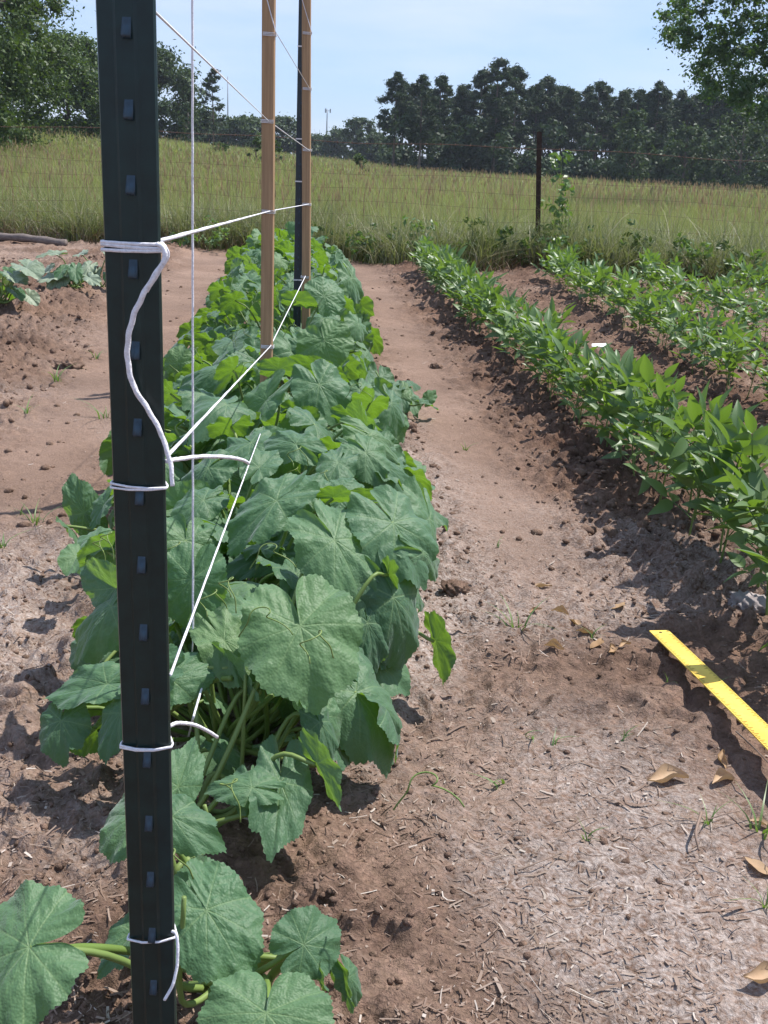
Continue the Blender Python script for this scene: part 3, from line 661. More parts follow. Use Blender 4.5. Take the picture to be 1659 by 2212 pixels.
HERO = [  # base px, z, tip px, z, width px, hint, shape
 (648, 1352, .36, 690, 1518, .27, 262, (.1, -.6, .8), 0),
 (722, 1168, .40, 815, 1300, .28, 180, (.2, -.5, .8), 2),
 (850, 1128, .42, 945, 1245, .32, 195, (.35, -.5, .8), 1),
 (850, 1290, .30, 915, 1440, .10, 165, (.5, -.7, .5), 3),
 (930, 1120, .34, 972, 1285, .12, 120, (.8, -.3, .5), 7),
 (598, 1082, .42, 478, 1165, .36, 130, (-.1, -.5, .8), 8),
 (415, 1250, .34, 400, 1365, .20, 150, (-.1, -.9, .5), 0),
 (655, 1128, .34, 560, 1195, .30, 110, DH, 3),
 (590, 1195, .30, 465, 1225, .24, 95, DH, 1),
 (770, 1495, .20, 880, 1620, .03, 190, (.3, -.5, .8), 7),
 (690, 1560, .20, 735, 1645, .12, 80, (.5, -.5, .7), 2),
 (684, 1650, .18, 757, 1768, .03, 95, (.75, .6, .1), 5),
 (372, 1765, .30, 488, 1815, .25, 118, (0, -.5, 1), 2),
 (385, 1700, .26, 425, 1580, .30, 95, (.2, -.7, .8), 4),
 (440, 1962, .20, 425, 1828, .20, 130, (.1, -.6, 1), 0),
 (446, 1966, .24, 545, 2112, .16, 200, (.1, -.5, 1), 6),
 (575, 2188, .20, 555, 2330, .14, 285, (0, -.4, 1), 0),
 (656, 2040, .22, 742, 1985, .22, 150, (.2, -.7, .7), 1),
 (660, 2085, .18, 775, 2190, .06, 80, (.75, .6, .15), 5),
 (650, 2070, .17, 740, 2140, .1, 70, (.7, .2, .6), 4),
 (62, 2045, .30, -120, 2090, .24, 310, (-.1, -.5, 1), 1),
 (290, 2012, .12, 200, 2112, .08, 90, (-.2, -.4, 1), 4),
 (290, 1765, .26, 205, 1740, .24, 190, (-.2, -.5, .9), 2),
 (240, 1310, .30, 95, 1425, .08, 130, (-.4, -.6, .7), 3),
 (250, 1270, .32, 145, 1215, .28, 110, (-.6, -.8, .2), 5),
 (250, 1180, .30, 150, 1225, .22, 90, (-.5, .2, .7), 4),
 (232, 1478, .22, 80, 1500, .12, 120, (-.2, -.4, 1), 4),
 (260, 1540, .2, 205, 1640, .08, 90, (-.3, -.6, .8), 1),
 (182, 1108, .16, 140, 1028, .26, 78, (0, -1, .15), 6),
 (225, 1090, .2, 190, 1140, .14, 60, (-.5, -.5, .5), 4),
 (150, 1140, .14, 190, 1175, .1, 60, (-.3, .3, .8), 1),
 (700, 735, .46, 722, 795, .36, 118, (0, -.9, .5), 6),
 (700, 640, .48, 730, 600, .5, 90, (.2, -.8, .5), 6),
 (690, 830, .42, 737, 908, .30, 125, (.1, -.7, .7), 1),
 (690, 808, .42, 590, 762, .46, 70, (.1, .75, .5), 5),
 (640, 650, .46, 690, 655, .44, 50, (0, .75, .6), 5),
 (470, 800, .36, 352, 830, .30, 90, (-.1, -.6, .8), 3),
 (385, 785, .3, 380, 745, .36, 62, (0, -1, .2), 6),
 (440, 870, .3, 350, 860, .26, 60, (-.2, .5, .7), 4),
 (575, 865, .42, 468, 985, .30, 90, (-.4, -.6, .5), 4),
 (790, 978, .40, 838, 1038, .34, 100, (.2, -.6, .8), 2),
 (812, 992, .38, 948, 1055, .26, 110, (.4, -.5, .8), 3),
 (800, 940, .38, 893, 990, .26, 85, (.5, -.4, .8), 1),
 (790, 1080, .40, 680, 1068, .40, 60, (0, .7, .6), 5),
 (740, 1060, .36, 790, 1040, .40, 80, (0, -.6, .9), 6),
 (485, 1385, .30, 602, 1535, .18, 120, (.1, -.5, .9), 8),
 (600, 1470, .26, 718, 1560, .16, 95, (.7, .6, .2), 4),
 (605, 1690, .15, 590, 1880, .05, 140, (.25, -.4, 1), 4),
 (545, 1700, .16, 425, 1690, .12, 85, DH, 1),
 (545, 1700, .15, 560, 1775, .1, 90, DH, 8),
 (372, 1470, .26, 472, 1400, .28, 110, (0, -.7, .8), 2),
 (795, 1345, .26, 825, 1470, .14, 100, (.4, -.7, .5), 1),
 (940, 1385, .16, 965, 1480, .04, 85, (.8, .55, .1), 5),
 (470, 1300, .28, 570, 1390, .2, 105, DH, 1),
 (640, 1240, .3, 640, 1320, .22, 70, DH, 2),
 (480, 1620, .12, 535, 1665, .1, 50, DH, 2),
 (665, 1060, .42, 590, 1030, .44, 110, (0, -.6, .9), 1),
 (730, 1000, .40, 700, 1050, .36, 80, DH, 8),
 (560, 1010, .42, 600, 965, .44, 80, (0, -.5, .8), 4),
 (450, 1010, .34, 375, 1060, .28, 100, (-.2, -.6, .8), 3),
 (440, 1080, .34, 365, 1110, .26, 90, DH, 1),
 (640, 960, .42, 560, 925, .44, 90, (-.1, -.6, .8), 2),
 (845, 870, .34, 880, 930, .22, 95, (.5, -.5, .6), 3),
 (800, 870, .38, 765, 905, .34, 80, (.3, .5, .7), 4),
 (860, 1000, .3, 905, 1010, .22, 70, (.6, -.2, .8), 1),
 (760, 600, .4, 790, 660, .3, 60, (.6, -.5, .5), 1),
 (500, 1440, .27, 610, 1545, .2, 80, (.6, .65, .25), 4),
 (640, 1455, .25, 705, 1545, .15, 70, (.65, .6, .3), 9),
 (700, 1545, .2, 720, 1640, .1, 85, (.3, -.7, .6), 3),
 (720, 2095, .16, 772, 2180, .06, 85, (.7, .6, .15), 4),
 (755, 2110, .16, 790, 2175, .06, 60, (.5, -.6, .6), 3),
 (840, 1240, .34, 835, 1310, .26, 55, (.7, .6, .2), 4),
 (720, 1075, .42, 790, 1070, .42, 55, (.2, .75, .5), 5),
 (915, 1195, .36, 985, 1230, .24, 90, (.7, -.5, .5), 3),
 (235, 1190, .3, 150, 1240, .24, 90, (.2, .8, .4), 4),
 (600, 800, .44, 665, 800, .44, 60, (.1, .75, .5), 5),
 (760, 905, .36, 830, 925, .34, 65, (.3, .75, .5), 4),
 (505, 800, .38, 470, 850, .34, 60, (.4, .7, .4), 2),
]
random.seed(21)
for (bx, by, zb, tx, ty, zt, wp, hint, var) in HERO:
    B = gz(bx, by, zb); nv = np.array(hint, float); nv /= np.linalg.norm(nv); d = ray(tx, ty); ww = wp*depth(B)/F
    T = CAM+d*(((B-CAM) @ nv)/(d @ nv)) if abs(d @ nv) > .12 else gz(tx, ty, zt)   # the blade lies in its own tilted plane
    ln_ = np.linalg.norm(T-B); T = B+(T-B)*(min(max(ln_, .5*ww), 1.25*ww, .26)/ln_); put_leaf(B, T, ww, hint, var)
# leaves filling the row between those
random.seed(33)
for c in cukes:
    y_ = c['p'][1]
    if y_ < 1.7: continue
    want = 36 if y_ < 3 else 30
    for k in range(want):
        s_ = random.uniform(-1, 1); hw = .46+.04*min(1, (y_-2)/2)
        if y_ < 2.6: hw = .30 if y_ < 2.2 else .42
        yy = y_+random.uniform(-.22, .22); off = s_*hw
        top = (.28 if y_ < 2.6 else .40 if y_ < 3. else .27 if y_ < 3.7 else .30 if y_ < 5.4 else .40)*(1-.62*s_*s_)
        lay = random.random()**.6; zz = .06+top*lay*random.uniform(.75, 1.08)
        xx = cuke_x(yy)+off
        if y_ < 2.6: zz = min(zz, .26)
        B = np.array([xx, yy, gh(xx, yy)+zz])
        a_ = random.uniform(0, 6.28); out = np.array([.8*s_, -.25, 0])+np.array([math.cos(a_), math.sin(a_), 0])*.8
        out /= np.linalg.norm(out); sl_ = random.uniform(-.75, .15)-.3*abs(s_)
        d = out+np.array([0, 0, sl_]); d /= np.linalg.norm(d); ln_ = random.uniform(.06, .125 if y_ > 2.2 else .1)*(1.05-.25*(1-lay))
        hint = np.array([s_*.5+random.gauss(0, .5), -.2+random.gauss(0, .5), .8])
        if random.random() < .28: hint = np.array([random.gauss(0, .5), .8, .4])
        put_leaf(B, B+d*ln_, ln_*random.uniform(1.3, 1.65), hint, random.randrange(len(LV)), c, random.random() < .8)
# vines, tendrils
for c in cukes:
    mb, p = c['mb'], c['p']; near_ = .35 if p[1] < 2 else 1.
    for q in range(2):
        a_ = random.uniform(0, 6.28); P = [np.array([0, 0, -.03])]
        for k in range(1, 5): P.append(np.array([near_*math.cos(a_)*.09*k+random.uniform(-.03, .03), near_*math.sin(a_)*.1*k+random.uniform(-.03, .03), .05+.05*k*random.random()]))
        P = spline(P, 6); mb.tube(P, np.linspace(.0065, .003, len(P)), 7)
    for q in range(3):
        b_ = np.array([random.uniform(-.25, .25), random.uniform(-.12, .12), random.uniform(.2, .4)]); t_ = np.linspace(0, 1, 26)
        P = b_+np.stack([.07*t_*math.cos(q*2)+.014*np.sin(t_*14)*t_, .05*t_*math.sin(q*2)+.014*np.cos(t_*14)*t_, .05*np.sin(t_*3)], 1); mb.tube(P, .0011, 5)
# thick bare stems seen at the near end
nearp = cukes[1]
for pts in ([(478, 1640, .03), (505, 1590, .1), (553, 1515, .2), (560, 1490, .24)], [(478, 1645, .03), (500, 1575, .11), (545, 1540, .17), (590, 1500, .2)], [(470, 1640, .05), (560, 1690, .06), (640, 1655, .1), (690, 1652, .14)],
            [(370, 1530, .14), (420, 1500, .2), (460, 1470, .24), (500, 1465, .26)], [(465, 1650, .02), (455, 1600, .1), (410, 1520, .18), (405, 1480, .22)]):
    P = spline([gz(*q)-nearp['p'] for q in pts], 8); nearp['mb'].tube(P, np.linspace(.007, .005, len(P)), 8)
np0 = cukes[0]
for pts in ([(575, 2190, .18), (580, 2120, .14), (615, 2080, .17), (658, 2045, .2)], [(140, 2052, .22), (180, 2048, .19), (240, 2050, .16), (330, 2060, .1)]):
    P = spline([gz(*q)-np0['p'] for q in pts], 8); np0['mb'].tube(P, np.linspace(.006, .005, len(P)), 8)
for c in cukes: c['mb'].build('vine', M['stem'], c['o'])
# stray runner out on the path
xs_, ys_, _ = gz(850, 880)
sp = empty('cucumber_plant', (xs_, ys_, gh(xs_, ys_)), 'stray cucumber runner with few leaves lying out on the path', 'cucumber plant')
spd = dict(o=sp, p=np.array(sp.location), mb=MB(), n=0)
for (bx, by, zb, tx, ty, zt, wp, hint, var) in [(875, 848, .12, 905, 885, .07, 55, DH, 1), (880, 825, .15, 912, 815, .14, 40, DH, 2), (925, 862, .1, 942, 842, .14, 30, (.3, -.6, .6), 4), (915, 870, .1, 950, 880, .06, 26, DH, 4), (865, 860, .1, 858, 815, .18, 50, (-.2, -.7, .6), 0)]:
    B, T = gz(bx, by, zb), gz(tx, ty, zt); put_leaf(B, T, wp*depth(B)/F, hint, var, spd)
spd['mb'].build('vine', M['stem'], sp)

# pale leaved plants in the bed at left
random.seed(41)
for (px, py, n_, lb) in ((165, 650, 11, 'pale leaved squash plant in the left bed, next to the near post'), (10, 700, 12, 'pale leaved squash plant cut by the left picture edge'), (215, 640, 7, 'small pale squash plant tucked behind the near green post')):
    g = gz(px, py); e_ = empty('squash_plant', (g[0], g[1], gh(g[0], g[1])), lb, 'squash plant', 'squash plants in the left bed'); pd = dict(o=e_, p=np.array(e_.location), mb=MB(), n=0)
    for k in range(n_):
        a_ = random.uniform(0, 6.28); rr_ = random.uniform(.05, .24); B = pd['p']+np.array([math.cos(a_)*rr_, math.sin(a_)*rr_*.6, random.uniform(.06, .27)])
        d = np.array([math.cos(a_), math.sin(a_), random.uniform(-.9, 0.)]); d /= np.linalg.norm(d); ln_ = random.uniform(.08, .15)
        o = put_leaf(B, B+d*ln_, ln_*random.uniform(.8, 1.3), (random.gauss(0, .3), -.4, .8), random.choice((2, 4, 5, 9)), pd)
        if k % 4: o.material_slots[0].link = 'OBJECT'; o.material_slots[0].material = M['squash']
    pd['mb'].build('stem', M['stem'], e_)

# ------------------------------------------------------------------ bean plants
def leaflet(L_, w_, bend, fold):
    t = np.linspace(0, 1, 9); prof = np.sin(np.clip(t, 0, 1)**.72*math.pi)**.85*(1-.35*t); prof[0] = .05; prof[-1] = .0
    V = []
    for k, tt in enumerate(t):
        for s_ in (-1, -.5, 0, .5, 1):
            V.append((s_*w_*prof[k], tt*L_, -bend*tt*tt*L_+fold*abs(s_)*w_*prof[k]))
    Fq = [(k*5+s_, k*5+s_+1, (k+1)*5+s_+1, (k+1)*5+s_) for k in range(8) for s_ in range(4)]
    return np.array(V), Fq
def trifoliate(seed, size):
    random.seed(seed); mb = MB(); pl = size*random.uniform(.5, .9)
    P = np.array([(0, 0, 0), (0, pl*.5, pl*.05), (0, pl, pl*.02)]); mb.tube(P, .0016, 5)
    for az, L_, b_ in ((0, size, 0.22), (1.15, size*.86, 0), (-1.15, size*.86, 0)):
        V, Fq = leaflet(L_, size*random.uniform(.19, .25), random.uniform(.05, .35), random.uniform(.1, .5))
        a_ = -az+random.uniform(-.2, .2); rl = random.uniform(-.5, .5)
        V = V @ np.array([[math.cos(rl), 0, -math.sin(rl)], [0, 1, 0], [math.sin(rl), 0, math.cos(rl)]])
        tl = random.uniform(-.35, .3); V = V @ np.array([[1, 0, 0], [0, math.cos(tl), math.sin(tl)], [0, -math.sin(tl), math.cos(tl)]])
        Rz = np.array([[math.cos(a_), -math.sin(a_), 0], [math.sin(a_), math.cos(a_), 0], [0, 0, 1]])
        mb.add(V @ Rz.T+np.array([0, pl+(b_*size), pl*.02]), Fq)
    return np.concatenate(mb.v), mb.f
TRI = [trifoliate(500+k, s_) for k, s_ in enumerate((.095, .105, .085, .115, .1, .09))]
TM = [mesh('leaf', V, Fq, M['bean']) for V, Fq in TRI]
def bean_layout(seed):
    random.seed(seed); lay = []; h_ = .25
    for k in range(11):
        z_ = .05+.2*(k/10)**.9; a_ = k*2.4+random.uniform(-.5, .5); up = random.uniform(.3, .85)+.5*(k/10)**1.5
        lay.append((k % 6, z_, a_, up, random.uniform(.8, 1.1)*(1-.25*(k > 8)), random.uniform(-.5, .5)))
    return lay
def tri_matrix(z_, a_, up, s_, rl):
    y_ = np.array([math.cos(a_)*math.cos(up), math.sin(a_)*math.cos(up), math.sin(up)])
    x_, y_, zz = frame(y_, (0.25*math.sin(rl*5), .25*math.cos(rl*5), 1.))
    return M4(x_, y_, zz, (0, 0, z_), (s_, s_, s_))
BL = [bean_layout(600+k) for k in range(7)]
def bean_stem(seed):
    random.seed(seed); mb = MB(); mb.tube(spline([(0, 0, -.03), (.006, .004, .1), (0, 0, .26)], 6), np.linspace(.0035, .002, 13), 6)
    return mesh('stem', np.concatenate(mb.v), mb.f, M['stem'])
BS = bean_stem(1); BF = []
for lay in BL:
    parts = []
    for (k, z_, a_, up, s_, rl) in lay:
        Mx = np.array(tri_matrix(z_, a_, up, s_, rl)); V, Fq = TRI[k]; parts.append((V @ Mx[:3, :3].T+Mx[:3, 3], Fq))
    mb = MB()
    for V, Fq in parts: mb.add(V, Fq)
    BF.append(mesh('foliage', np.concatenate(mb.v), mb.f, M['bean']))
near_proto = []
for v in range(7):
    root = empty('bean_plant', (0, 0, 0), 'young bean plant', 'bean plant'); st = link('stem', BS, root); ch = [st]
    for (k, z_, a_, up, s_, rl) in BL[v]:
        o = link('leaf', TM[k], root); o.matrix_local = tri_matrix(z_, a_, up, s_, rl); ch.append(o)
    near_proto.append([root, ch, False])
far_proto = []
for v in range(7):
    root = empty('bean_plant', (0, 0, 0), 'young bean plant', 'bean plant'); far_proto.append([root, [link('stem', BS, root), link('foliage', BF[v], root)], False])
def bean(v, near, loc, rz, s_, label, group):
    pr = (near_proto if near else far_proto)[v]
    if not pr[2]: r_ = pr[0]; pr[2] = True
    else:
        r_ = pr[0].copy(); C.objects.link(r_)
        for c_ in pr[1]:
            d_ = c_.copy(); C.objects.link(d_); d_.parent = r_
    r_.location = loc; r_.rotation_euler = (random.gauss(0, .08), random.gauss(0, .08), rz); r_.scale = (s_, s_, s_*random.uniform(.92, 1.12)); tag(r_, label, 'bean plant', group)
RL = ['bean plant in the row along the path edge', 'bean plant in the second bean row from the path', 'bean plant in the third bean row from the path', 'bean plant in the outermost short bean row by the fence']
NL = ['bean plant nearest the yellow ruler, at the near end of its row', 'second bean plant up from the yellow ruler', 'third bean plant up from the yellow ruler', 'fourth bean plant up from the yellow ruler', 'fifth bean plant up from the yellow ruler']
random.seed(51)
for k, (y0, y1, st_) in enumerate(((1.95, 11.3, .105), (3.9, 10.9, .125), (5.7, 10.4, .14), (8.2, 10.2, .16))):
    yy = y0; c_ = 0
    while yy < y1:
        xx = bean_x(k, yy)+random.gauss(0, .035); near = yy < 6.0
        s_ = random.uniform(.9, 1.18) if yy < 4.2 else random.uniform(.78, 1.05)
        if k == 0 and c_ == 6: s_ = 1.35
        lb = NL[c_] if k == 0 and c_ < 5 else ('tall bean plant standing above its neighbours in the path edge row' if s_ > 1.3 else RL[k]+(', near half' if near else ', far half'))
        bean(random.randrange(7), near, (xx, yy, gh(xx, yy)), random.uniform(0, 6.28), s_, lb, ('bean plants in the path edge row', 'bean plants in the second row', 'bean plants in the third row', 'bean plants in the outermost row')[k])
        yy += st_*random.uniform(.75, 1.25); c_ += 1
for pr in near_proto+far_proto:
    if not pr[2]:
        for c_ in pr[1]: bpy.data.objects.remove(c_)
        bpy.data.objects.remove(pr[0])

# ------------------------------------------------------------------ trellis: steel posts, laths, twine
PX, PYY = -.1755, .724
post = empty('steel_post', (PX, PYY, 0), 'dark green studded steel T post standing close in front', 'post')
mb = MB(); pw_ = .0186
prof = [(-pw_, .0015), (-pw_+.001, -.0005), (-.0075, -.0015), (-.0055, -.0032), (.0055, -.0032), (.0075, -.0015), (pw_-.001, -.0005), (pw_, .0015), (pw_, .0035), (.0035, .006), (.003, .034), (-.003, .034), (-.0035, .006), (-pw_, .0035)]
zz = np.linspace(-.35, 1.56, 2); k_ = len(prof)
V = [(a_, b_, z_) for z_ in zz for a_, b_ in prof]
mb.add(V, [(i_, (i_+1) % k_, k_+(i_+1) % k_, k_+i_) for i_ in range(k_)]+[tuple(range(k_))[::-1], tuple(range(k_, 2*k_))]); mb.build('flange', M['paint'], post, False)
def stud_mesh():
    w_, h_ = .0027, .012
    V = [(-w_, 0, h_*.5), (w_, 0, h_*.5), (-w_*1.05, -.0022, h_*.05), (w_*1.05, -.0022, h_*.05), (-w_*1.05, -.0048, -h_*.36), (w_*1.05, -.0048, -h_*.36), (-w_, -.0042, -h_*.5), (w_, -.0042, -h_*.5), (-w_, 0, -h_*.55), (w_, 0, -h_*.55)]
    return mesh('stud', np.array(V), [(0, 1, 3, 2), (2, 3, 5, 4), (4, 5, 7, 6), (6, 7, 9, 8), (0, 2, 8), (2, 4, 8), (4, 6, 8), (1, 9, 3), (3, 9, 5), (5, 9, 7)], M['studs'], True)
sm_ = stud_mesh()
# measured heights of the studs on the post face
for yp in (238, 400, 580, 755, 920, 1068, 1215, 1360, 1497, 1633, 1770, 1890, 2010, 2122, 2225):
    z_ = float(gy(300, yp, PYY)[2]); o = link('stud', sm_, post); o.location = (.0015, -.0032, z_)
for z_ in list(np.arange(.04, .36, .052))+[float(gy(265, 60, PYY)[2]), 1.27, 1.322, 1.375, 1.43]:
    o = link('stud', sm_, post); o.location = (.0015, -.0032, float(z_))

S1Y, S2Y = 3.6, 5.35
def lath(name, xa, ya, xb, yb, Y, wpx, label, top):
    b_ = gy(xa, ya, Y); t_ = gy(xb, yb, Y); d = t_-b_; d = d/d[2]; zb_ = -.15; B = b_+d*(zb_-b_[2]); T = b_+d*(top-b_[2])
    mb = MB(); n_ = 12; pr = [(-.0195, -.009), (.0165, -.009), (.0195, -.006), (.0195, .010), (-.0195, .010)]; V = []
    for k in range(n_):
        u_ = k/(n_-1); c_ = B*(1-u_)+T*u_+np.array([.004*math.sin(u_*5), 0, 0])
        V += [(c_[0]+a2*.97+b2*.22, c_[1]+b2*.97-a2*.22, c_[2]) for a2, b2 in pr]
    mb.add(V, [(k*5+i_, k*5+(i_+1) % 5, (k+1)*5+(i_+1) % 5, (k+1)*5+i_) for k in range(n_-1) for i_ in range(5)]+[(4, 3, 2, 1, 0), tuple((n_-1)*5+i_ for i_ in range(5))])
    o = mb.build(name, M['wood'], None, False); tag(o, label, 'stake'); return B, T
lath('wooden_stake', 572, 870, 583, 0, S1Y, 24, 'wooden lath stake nearest the camera in the cucumber row', 1.95)
lath('wooden_stake', 659, 690, 664, 0, S2Y, 18, 'farther wooden lath stake standing against the second green post', 2.0)
b_ = gy(645, 500, S2Y+.05)
p2 = empty('steel_post', (b_[0], b_[1], 0), 'dark studded steel T post behind the farther wooden stake', 'post')
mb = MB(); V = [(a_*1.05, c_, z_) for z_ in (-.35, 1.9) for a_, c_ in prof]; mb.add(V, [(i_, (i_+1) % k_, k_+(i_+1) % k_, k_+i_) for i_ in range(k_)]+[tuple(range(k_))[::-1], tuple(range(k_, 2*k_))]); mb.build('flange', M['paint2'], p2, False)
for z_ in np.arange(.3, 1.85, .055):
    o = link('stud', sm_, p2); o.location = (.0015, -.0032, float(z_))
tie = MB()
for yp in (100, 300, 392, 605):
    z_ = float(gy(648, yp, S2Y+.05)[2]); tie.box((.0, -.0055, z_), (.042, .002, .006))
tie.build('tie_wrap', M['twine'], p2, False)

def wrap(mb, z_, tilt=0., rad=.0013, gap=False):
    """a turn of twine round the near post"""
    e_ = .0012; loop = [(-pw_-e_, .004), (-pw_-e_, -.001), (-.007, -.0055), (.007, -.0058), (pw_+e_, -.001), (pw_+e_, .004), (.006, .038), (-.006, .038), (-pw_-e_, .004)]
    P = [np.array([PX+a_, PYY+c_, z_+tilt*a_]) for a_, c_ in loop]; Q = []
    for a_, c_ in zip(P[:-1], P[1:]): Q += [a_*(1-u_)+c_*u_ for u_ in np.linspace(0, 1, 5)[:-1]]
    Q.append(P[-1]); mb.tube(np.array(Q), rad, 6, .1)
def along(P, n): P = np.array(P); return np.array([P[0]*(1-u_)+P[-1]*u_ for u_ in np.linspace(0, 1, n)])
def sagline(A, B, n=60, s_=.0):
    t = np.linspace(0, 1, n)[:, None]; P = A*(1-t)+B*t; P[:, 2:] -= s_*4*t*(1-t); return P
def stake_tie(o, c, hw=.0205, rad=.0014):
    c = np.array(c); mb = MB()
    for dz in (-.004, .0, .004):
        mb.tube([c+np.array([-hw, .002, dz]), c+np.array([-hw, -.0115, dz]), c+np.array([hw, -.0115, dz-.001]), c+np.array([hw, .012, dz]), c+np.array([-hw, .012, dz]), c+np.array([-hw, .002, dz])], rad, 6)
    V = np.concatenate(mb.v)-np.array(o.location); link('knot', mesh('knot', V, mb.f, M['twine']), o)
def sx(xp, yp, Y): return gy(xp, yp, Y)
def twine(label): return empty('trellis_twine', (PX, PYY, 0), label, 'twine', 'white twine lines of the trellis')
def rel(o, mb, name, mt='twine'):
    V = np.concatenate(mb.v)-np.array(o.location); return link(name, mesh(name, V, mb.f, M[mt]), o)
zA, zB, zD = [float(gy(300, yp, PYY)[2]) for yp in (533, 1053, 1612)]; zE = float(gy(325, 2025, PYY)[2])
pr_ = lambda yp, xp: gy(xp, yp, PYY+.004)
# line A
o = twine('white twisted twine strung above the leaves to both stakes, a dangling tail')
mb = MB(); a_, b_, c_ = pr_(521, 343), sx(583, 456, S1Y-.012), sx(667, 441, S2Y-.012)
mb.tube(sagline(a_, b_, 90), .0015, 8, .25); mb.tube(sagline(b_, c_, 40), .0017, 6, .1); rel(o, mb, 'line')
mb = MB()
for dz, tl in ((-.0025, .02), (0, -.03), (.0022, .0)): wrap(mb, zA+dz, tl, .0013)
stake_tie(o, sx(580, 457, S1Y)); stake_tie(o, sx(663, 441, S2Y)); rel(o, mb, 'loop')
mb = MB(); pt = [(340, 527), (352, 535), (357, 556), (338, 590), (312, 632), (286, 690), (275, 760), (287, 830), (318, 882), (345, 930), (361, 975), (370, 1012), (372, 1050)]
P = spline([gy(x_, y_, PYY-.014-.004*math.sin(k*.6)) for k, (x_, y_) in enumerate(pt)], 8)
mb.tube(P, .0014+.0005*np.sin(np.linspace(.4, 3, len(P))), 8, .16)
P2 = spline([gy(x_+5, y_-2, PYY-.012) for x_, y_ in pt[:5]], 8); mb.tube(P2, .0012, 8, .16); rel(o, mb, 'loose_end')
# line B
o = twine('white twine running from the post down to the first stake at leaf height')
mb = MB(); a_, b_, c_ = pr_(985, 362), sx(584, 748, S1Y-.03), sx(660, 596, S2Y-.012)
mb.tube(sagline(a_, b_, 90), .0013, 8, .22); mb.tube(sagline(b_, c_, 40), .0018, 6, .1); rel(o, mb, 'line')
mb = MB(); wrap(mb, zB, .03, .0009); wrap(mb, zB+.0017, -.04, .0009); stake_tie(o, sx(578, 748, S1Y)); stake_tie(o, sx(659, 598, S2Y)); rel(o, mb, 'loop')
mb = MB(); P = spline([gy(x_, y_, Y_) for x_, y_, Y_ in ((360, 996, .726), (385, 992, .76), (440, 986, .84), (495, 988, .93), (525, 994, 1.0), (537, 1001, 1.02))], 8); mb.tube(P, .0017, 8, .12); rel(o, mb, 'loose_end')
# line C
o = twine('white twine slanting steeply from low on the post past the biggest leaf')
mb = MB(); a_, b_ = pr_(1458, 368), sx(580, 890, S1Y-.015); mb.tube(sagline(a_, b_, 110), .0011, 8, .2); rel(o, mb, 'line')
mb = MB(); wrap(mb, zD, .06, .001); wrap(mb, zD+.001, .02, .0009); stake_tie(o, sx(574, 893, S1Y)); rel(o, mb, 'loop')
mb = MB(); P = spline([gy(x_, y_, Y_) for x_, y_, Y_ in ((367, 1568, .73), (385, 1562, .76), (420, 1566, .8), (450, 1580, .84), (469, 1592, .86))], 8); mb.tube(P, .0016, 8, .12); rel(o, mb, 'loose_end')
# line D low
o = twine('short low twine amid the leaves, with a tail lowest on the post')
mb = MB(); mb.tube(sagline(gy(418, 1548, 1.5), gy(474, 1355, 1.9), 40), .0018, 8, .15); mb.tube(sagline(gz(404, 1605, .0), gy(418, 1548, 1.5), 12), .0018, 8, .15); rel(o, mb, 'line')
mb = MB(); wrap(mb, zE, .1, .001); rel(o, mb, 'loop')
mb = MB(); P = spline([gy(x_, y_, Y_) for x_, y_, Y_ in ((372, 2012, .72), (381, 2018, .716), (384, 2050, .712), (382, 2090, .708), (372, 2130, .703), (355, 2160, .70))], 8); mb.tube(P, .0013, 8, .1); rel(o, mb, 'loose_end')
# upper lines
o = twine('thin white twine sloping down from high on the post to both stakes')
mb = MB(); a_, b_, c_ = pr_(20, 329), sx(581, 262, S1Y-.012), sx(668, 325, S2Y-.012); mb.tube(sagline(a_, b_, 60), .0009, 6); mb.tube(sagline(b_, c_, 40), .0017, 6, .1); rel(o, mb, 'line')
mb = MB(); wrap(mb, float(gy(300, -60, PYY)[2]), 0, .0009); stake_tie(o, sx(578, 262, S1Y)); stake_tie(o, sx(664, 324, S2Y)); rel(o, mb, 'loop')
o = twine('upper white twine from the top of the first stake down to the second stake')
mb = MB(); a_ = gy(575, -8, S1Y-.012); mb.tube(sagline(a_, gy(596, 70, S1Y-.012), 30), .0017, 6, .1); mb.tube(sagline(gy(596, 70, S1Y-.012), sx(668, 190, S2Y-.012), 40), .0014, 6)
mb.tube(sagline(gy(650, -10, S2Y-.014), gy(674, 72, S2Y-.014), 20), .0016, 6); rel(o, mb, 'line')
stake_tie(o, sx(583, 74, S1Y)); stake_tie(o, sx(664, 72, S2Y)); stake_tie(o, sx(664, 192, S2Y))
# hanging string and the head line it hangs from
hang = empty('hanging_twine', gz(411, 1480, .2), 'grey white string hanging straight down into the plants by the post', 'twine')
mb = MB(); Yh = float(hang.location[1]); Pt = gy(415.5, -120, Yh); mb.tube(sagline(np.array(hang.location), gy(417, 1380, Yh), 8), .0012, 6); mb.tube(sagline(gy(417, 1380, Yh), Pt, 60), .0019, 6, .12)
mb.tube(sagline(np.array([PX, PYY+.01, 1.54]), Pt, 20), .0014, 6); mb.tube(sagline(Pt, gy(583, -210, S1Y), 20), .0014, 6)
rel(hang, mb, 'line')

